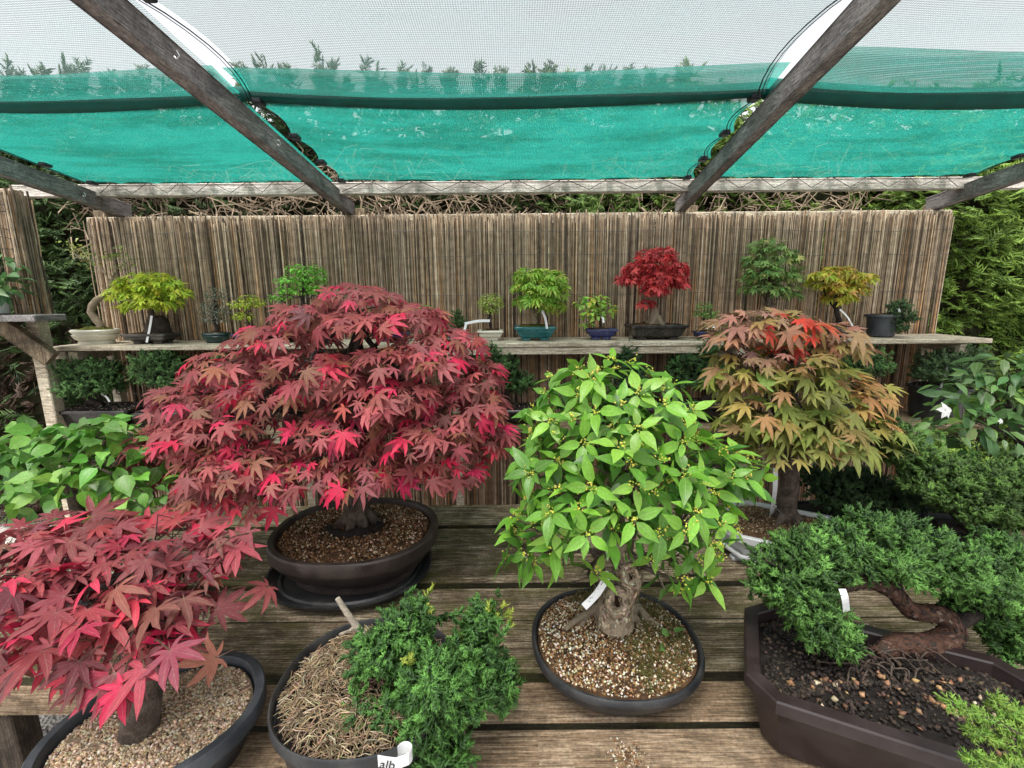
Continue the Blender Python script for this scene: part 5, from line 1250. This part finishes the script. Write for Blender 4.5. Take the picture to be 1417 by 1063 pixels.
jun('dark craggy juniper in a black tray between the red maple and the leafy shrub', 705, ('rect', 'lip', 84, 22, M_black, .6, 0), [(705,),(698,550),(705,530),(690,505),(685,490)], [.026, .022, .018, .012, .006], [(680,488,16,11,0,.08),(668,505,16,14,0,.08),(700,505,16,15,-.02,.09),(715,528,26,11,0,.10),(675,528,18,12,-.02,.08),(655,500,9,6,0,.05)], 260, 24, pal=((.014, .032, .012), (.045, .10, .025)))
jun('dark cone shaped juniper behind the top of the leafy shrub', 870, ('rect', 'lip', 70, 22, M_black, .6, 0), [(868,),(868,550),(868,520),(866,490)], [.018, .016, .012, .006], [(866,486,14,9,0,.07),(864,500,20,10,0,.09),(872,515,24,13,0,.10),(872,535,26,14,0,.10)], 240, 25, pal=((.010, .026, .012), (.030, .070, .022)))
t, tc, c = jun('juniper with a wired leaning trunk in a black tray beside the olive maple', 965, ('rect', 'lip', 84, 26, M_black, .6, 0), [(975,),(985,545),(970,530),(962,510),(972,485)], [.022, .020, .018, .012, .006], [(976,480,14,9,0,.07),(948,500,22,12,0,.10),(935,515,16,11,0,.08),(985,505,20,12,0,.09),(960,525,30,10,-.02,.10),(1000,520,14,10,0,.07)], 270, 26, pal=((.014, .034, .013), (.046, .105, .028)))
part('wire', MB().tube(curve([at(938, 556, Y=YL - .08), at(945, 535, Y=YL - .09), at(956, 525, Y=YL - .08), at(966, 530, Y=YL - .05)], 12), .0026, 5), M_wire, t)
jun('rounded green juniper on the lower shelf directly right of the olive maple', 1195, ('oval', 'lip', 56, 40, M_blackpot, 1.0, 0), [(1195,),(1195,530),(1192,510)], [.016, .014, .008], [(1185,490,20,13,0,.10),(1205,492,18,12,0,.09),(1195,505,30,12,-.02,.11)], 230, 27)
jun('large dusky juniper in a round black pot with a white tag at the right end', 1310, ('oval', 'lip', 68, 46, M_blackpot, 1.0, 0), [(1310,),(1312,528),(1320,510)], [.022, .018, .010], [(1300,500,24,14,0,.12),(1335,492,26,13,0,.12),(1315,515,38,15,-.04,.14),(1285,518,18,13,0,.09),(1350,505,14,12,0,.08)], 330, 28, pal=((.020, .036, .018), (.056, .095, .034)), tags=[((1312, 506), (1299, 543), .012)])

# ------------------------------------------------------------------ other plants
# leafy plant behind the near red maple
rng = np.random.default_rng(301)
c = (-1.42, 1.42, TZ); t = thing('leafy_plant', 'bright green heart leaved plant behind the crimson maple at the left edge', 'plant', c)
f, po = pot(t, 'oval', c, .34, .30, .13, M_greypot, rim=.010, taper=.03, lip=.02, n=32); soil(t, f, c, .118, .014, M_gritbed, .012, rng); grit(t, f, c, .12, .016, .012, 900, .006, [(2, (.45, .40, .31), 0), (1, (.25, .2, .15), 0)], rng)
tr, tc = trunk(t, [np.array(c) + [0, 0, .12], at(100, 680, Y=1.42), at(90, 650, Y=1.42), at(110, 625, Y=1.42)], [.022, .018, .014, .006], M_bark, rng)
MP = [pad(*q) for q in [(40,640,62,40,1.42,.16),(110,615,60,30,1.45,.15),(160,650,60,38,1.40,.15),(90,670,70,28,1.34,.14),(205,685,40,20,1.34,.10),(20,672,40,24,1.36,.1),(140,598,30,16,1.45,.08),(60,605,30,18,1.48,.1)]]
branches(t, tc[5:], MP, rng, .007, M_bark, twigs=8)
def pal_green(pos, nn, rng): return pick(rng, len(pos), [(3, (.13, .32, .045), 0), (2, (.08, .21, .035), 0), (1.5, (.24, .44, .08), 0)])
hero_leaves(t, MP, rng, 360, .072, .036, pal_green, ME_HEART, HEART, nmax=280, fill=.6, mat=M_glosss, zmin=-.5, jit=.55, nw=.7, tilt=.4)
# white flowering plant at the right
rng = np.random.default_rng(302)
c = (2.02, 1.93, TZ); t = thing('flowering_plant', 'dark green broad leaved plant with a white flower at the right edge', 'plant', c)
f, po = pot(t, 'oval', c, .40, .34, .15, M_blackpot, rim=.010, taper=.03, lip=.02, n=32); soil(t, f, c, .135, .014, M_soild, .012, rng)
tr, tc = trunk(t, [np.array(c) + [.0, 0, .13], at(1412, 655, Y=1.93), at(1413, 600, Y=1.93), at(1395, 560, Y=1.95)], [.042, .036, .028, .012], M_bark, rng)
MP = [pad(*q) for q in [(1395,520,45,32,1.95,.16),(1360,545,50,32,1.90,.15),(1330,585,38,28,1.85,.13),(1375,600,55,34,1.82,.15),(1310,610,26,20,1.82,.09),(1410,570,40,40,1.85,.15),(1350,625,40,20,1.82,.1),(1440,550,40,60,1.95,.15)]]
branches(t, tc[5:], MP, rng, .008, M_bark_dark, twigs=8)
def pal_dark(pos, nn, rng):
    a = pick(rng, len(pos), [(3, (.11, .23, .06), 0), (2, (.08, .17, .055), 0), (1, (.19, .33, .075), 0)]); return a
hero_leaves(t, MP, rng, 260, .088, .048, pal_dark, ME_BROAD, BROAD, nmax=190, fill=.8, mat=M_glosss, zmin=-.6)
for px, py, s_, Yf in ((1308, 568, .034, 1.74), (1385, 583, .012, 1.70)):
    o_ = at(px, py, Y=Yf); 
    for k in range(5):
        a = 6.283 * k / 5 + .3; d = np.array([math.cos(a), -.15, math.sin(a)])
        leaves(t, np.array([o_]), frames(np.array([[.1, -1.0, .35]]), d[None]), [s_], [(.8, .8, .8)], ME_HEART, rng, 'petal')
# wide juniper mound at the right
rng = np.random.default_rng(303)
c = (1.62, 1.62, TZ); t = thing('juniper_bonsai', 'wide spreading juniper mound at the right behind the arching one', 'bonsai', c, 'juniper bonsai on the bench')
f, po = pot(t, 'rect', c, .46, .32, .12, M_blackpot, rim=.016, taper=.03, lip=.02, rot=-.2); soil(t, f, c, .105, .02, M_soild, .015, rng)
tr, tc = trunk(t, [np.array(c) + [0, .02, .11], at(1345, 735, Y=1.60), at(1320, 705, Y=1.58), at(1290, 690, Y=1.58)], [.036, .030, .024, .012], M_bark_dark, rng)
MP = [pad(*q) for q in [(1235,602,26,20,1.72,.10),(1258,630,28,18,1.66,.10),(1295,652,36,20,1.60,.12),(1350,660,46,22,1.58,.14),(1400,672,40,26,1.58,.14),(1340,690,44,18,1.52,.11),(1392,708,36,20,1.50,.11),(1275,668,26,14,1.58,.08),(1222,585,16,12,1.74,.06),(1430,665,40,26,1.6,.14)]]
branches(t, tc[4:], MP, rng, .009, M_bark_dark, twigs=6)
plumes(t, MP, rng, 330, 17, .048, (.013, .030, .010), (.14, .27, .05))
# low dark juniper beside it
rng = np.random.default_rng(304)
c = (1.40, 1.86, TZ); t = thing('juniper_bonsai', 'low dark juniper crouching beside the pale grey tray', 'bonsai', c, 'juniper bonsai on the bench')
f, po = pot(t, 'rect', c, .40, .26, .075, M_blackpot, rim=.014, taper=.025, lip=.016, rot=.1); soil(t, f, c, .065, .018, M_soild, .012, rng)
tr, tc = trunk(t, [np.array(c) + [0, 0, .065], at(1190, 700, Y=1.86), at(1180, 680, Y=1.86)], [.024, .02, .012], M_bark_dark, rng)
MP = [pad(*q) for q in [(1150,665,32,20,1.84,.13),(1190,668,36,20,1.84,.13),(1230,685,34,18,1.80,.12),(1165,690,36,16,1.76,.12),(1255,695,18,12,1.8,.08),(1215,700,34,12,1.74,.1)]]
branches(t, tc[4:], MP, rng, .007, M_bark_dark, twigs=5)
plumes(t, MP, rng, 230, 11, .048, (.014, .032, .013), (.05, .10, .028))
# bright juniper reaching in from the lower right corner
rng = np.random.default_rng(305)
c = (.93, .50, TZ - .0025); 
t = thing('juniper', 'pale lime green needle juniper poking in at the bottom right corner', 'juniper', (1.06, .50, 0))
c = (1.06, .50, 0); f, po = pot(t, 'oval', c, .34, .34, .62, M_blackpot, rim=.010, taper=.05, lip=.03, n=32); soil(t, f, c, .60, .014, M_soild, .01, rng)
mb = MB(); P = []; D = []
for pts in ([(1440,1040,.60),(1400,1010,.60),(1355,990,.60),(1315,974,.60)], [(1440,1030,.62),(1415,1000,.62),(1395,985,.62),(1378,972,.62)], [(1440,1060,.58),(1400,1058,.58),(1370,1055,.57),(1345,1052,.57)], [(1450,1010,.62),(1425,1000,.62),(1412,990,.62)], [(1430,1040,.6),(1395,1030,.6),(1365,1020,.6),(1345,1012,.6)], [(1440,1080,.58),(1410,1075,.58),(1385,1068,.58)]):
    q = curve([at(a, b, Y=y) for a, b, y in pts], 18); st = np.array([c[0] - .02, c[1], .60]); mb.tube(curve([st, (st + q[0]) / 2 + [0, 0, .04], q[0]], 8), .004, 5); mb.tube(q, np.linspace(.0035, .0012, len(q)), 5)
    tg = nrm(np.gradient(q, axis=0))
    for i in range(len(q)):
        for k in range(6): P.append(q[i] + rng.normal(size=3) * .001); D.append(nrm(tg[i] * .75 + nrm(rng.normal(size=3)) * .8))
part('branch', mb, M_bark, t, 60)
P = np.array(P); D = np.array(D); n = len(P); 
V, T, C, U = scatter(TUFT, P, frames(nrm(rng.normal(size=(n, 3))), D), rng.uniform(.014, .024, n), rng, (pick(rng, n, [(1, (.13, .26, .04), 0)]), pick(rng, n, [(1, (.30, .44, .08), 0), (1, (.22, .38, .06), 0)])))
link('foliage', fastmesh('foliage', V, T, M_needle, C, off=t.location), t, True)
# plant on the side shelf at the far left
rng = np.random.default_rng(306)
o_ = at(-6, 436, Y=2.2); c = (o_[0], 2.2, za); t = thing('leafy_plant', 'glossy dark green plant on the side shelf at the far left edge', 'plant', c)
f, po = pot(t, 'oval', c, .13, .13, .09, M_whitepot, rim=.008, taper=.015, lip=.014, n=28); soil(t, f, c, .08, .01, M_soild, .006, rng)
tr, tc = trunk(t, [np.array(c) + [0, 0, .08], at(-6, 400, Y=2.2), at(2, 370, Y=2.2)], [.010, .008, .005], M_bark, rng)
MP = [pad(*q) for q in [(-5,365,20,12,2.2,.08),(5,390,18,12,2.16,.07),(-10,400,22,14,2.16,.08)]]
branches(t, tc[4:], MP, rng, .004, M_bark, twigs=4)
hero_leaves(t, MP, rng, 60, .085, .035, lambda p, n_, r: pick(r, len(p), [(2, (.06, .15, .05), 0), (1, (.11, .24, .06), 0)]), ME_BROAD, BROAD, nmax=40, fill=.5, mat=M_glosss)
# little heap of spilt grit and dead leaf crumbs on the planks
rng = np.random.default_rng(307)
n = 260; o_ = at(868, 1046, Z=TZ); pos = np.column_stack([o_[0] + rng.normal(size=n) * .016, o_[1] + rng.normal(size=n) * .016, np.full(n, TZ) + rng.uniform(-.002, .004, n)])
V, T, C, U = scatter(GRITP, pos, randrot(n, rng), rng.uniform(.0015, .0042, n), rng, pick(rng, n, GR_MIX))
g = link('spilt_grit', fastmesh('spilt_grit', V, T, M_grit, C)); g['kind'] = 'stuff'; g['label'] = 'small heap of spilt grit on the front plank'; g['category'] = 'grit'
n = 420; pos = np.column_stack([rng.uniform(-1.2, 1.4, n), rng.uniform(.82, 2.1, n), np.full(n, TZ) + rng.uniform(-.003, .003, n)])
V, T, C, U = scatter(GRITP, pos, randrot(n, rng), rng.uniform(.001, .0038, n), rng, pick(rng, n, [(3, (.10, .06, .035), 0), (1, (.45, .38, .28), 0), (1, (.20, .10, .04), 0)]))
g = link('plank_debris', fastmesh('plank_debris', V, T, M_grit, C)); g['kind'] = 'stuff'; g['label'] = 'scattered crumbs of bark and grit on the planks'; g['category'] = 'debris'
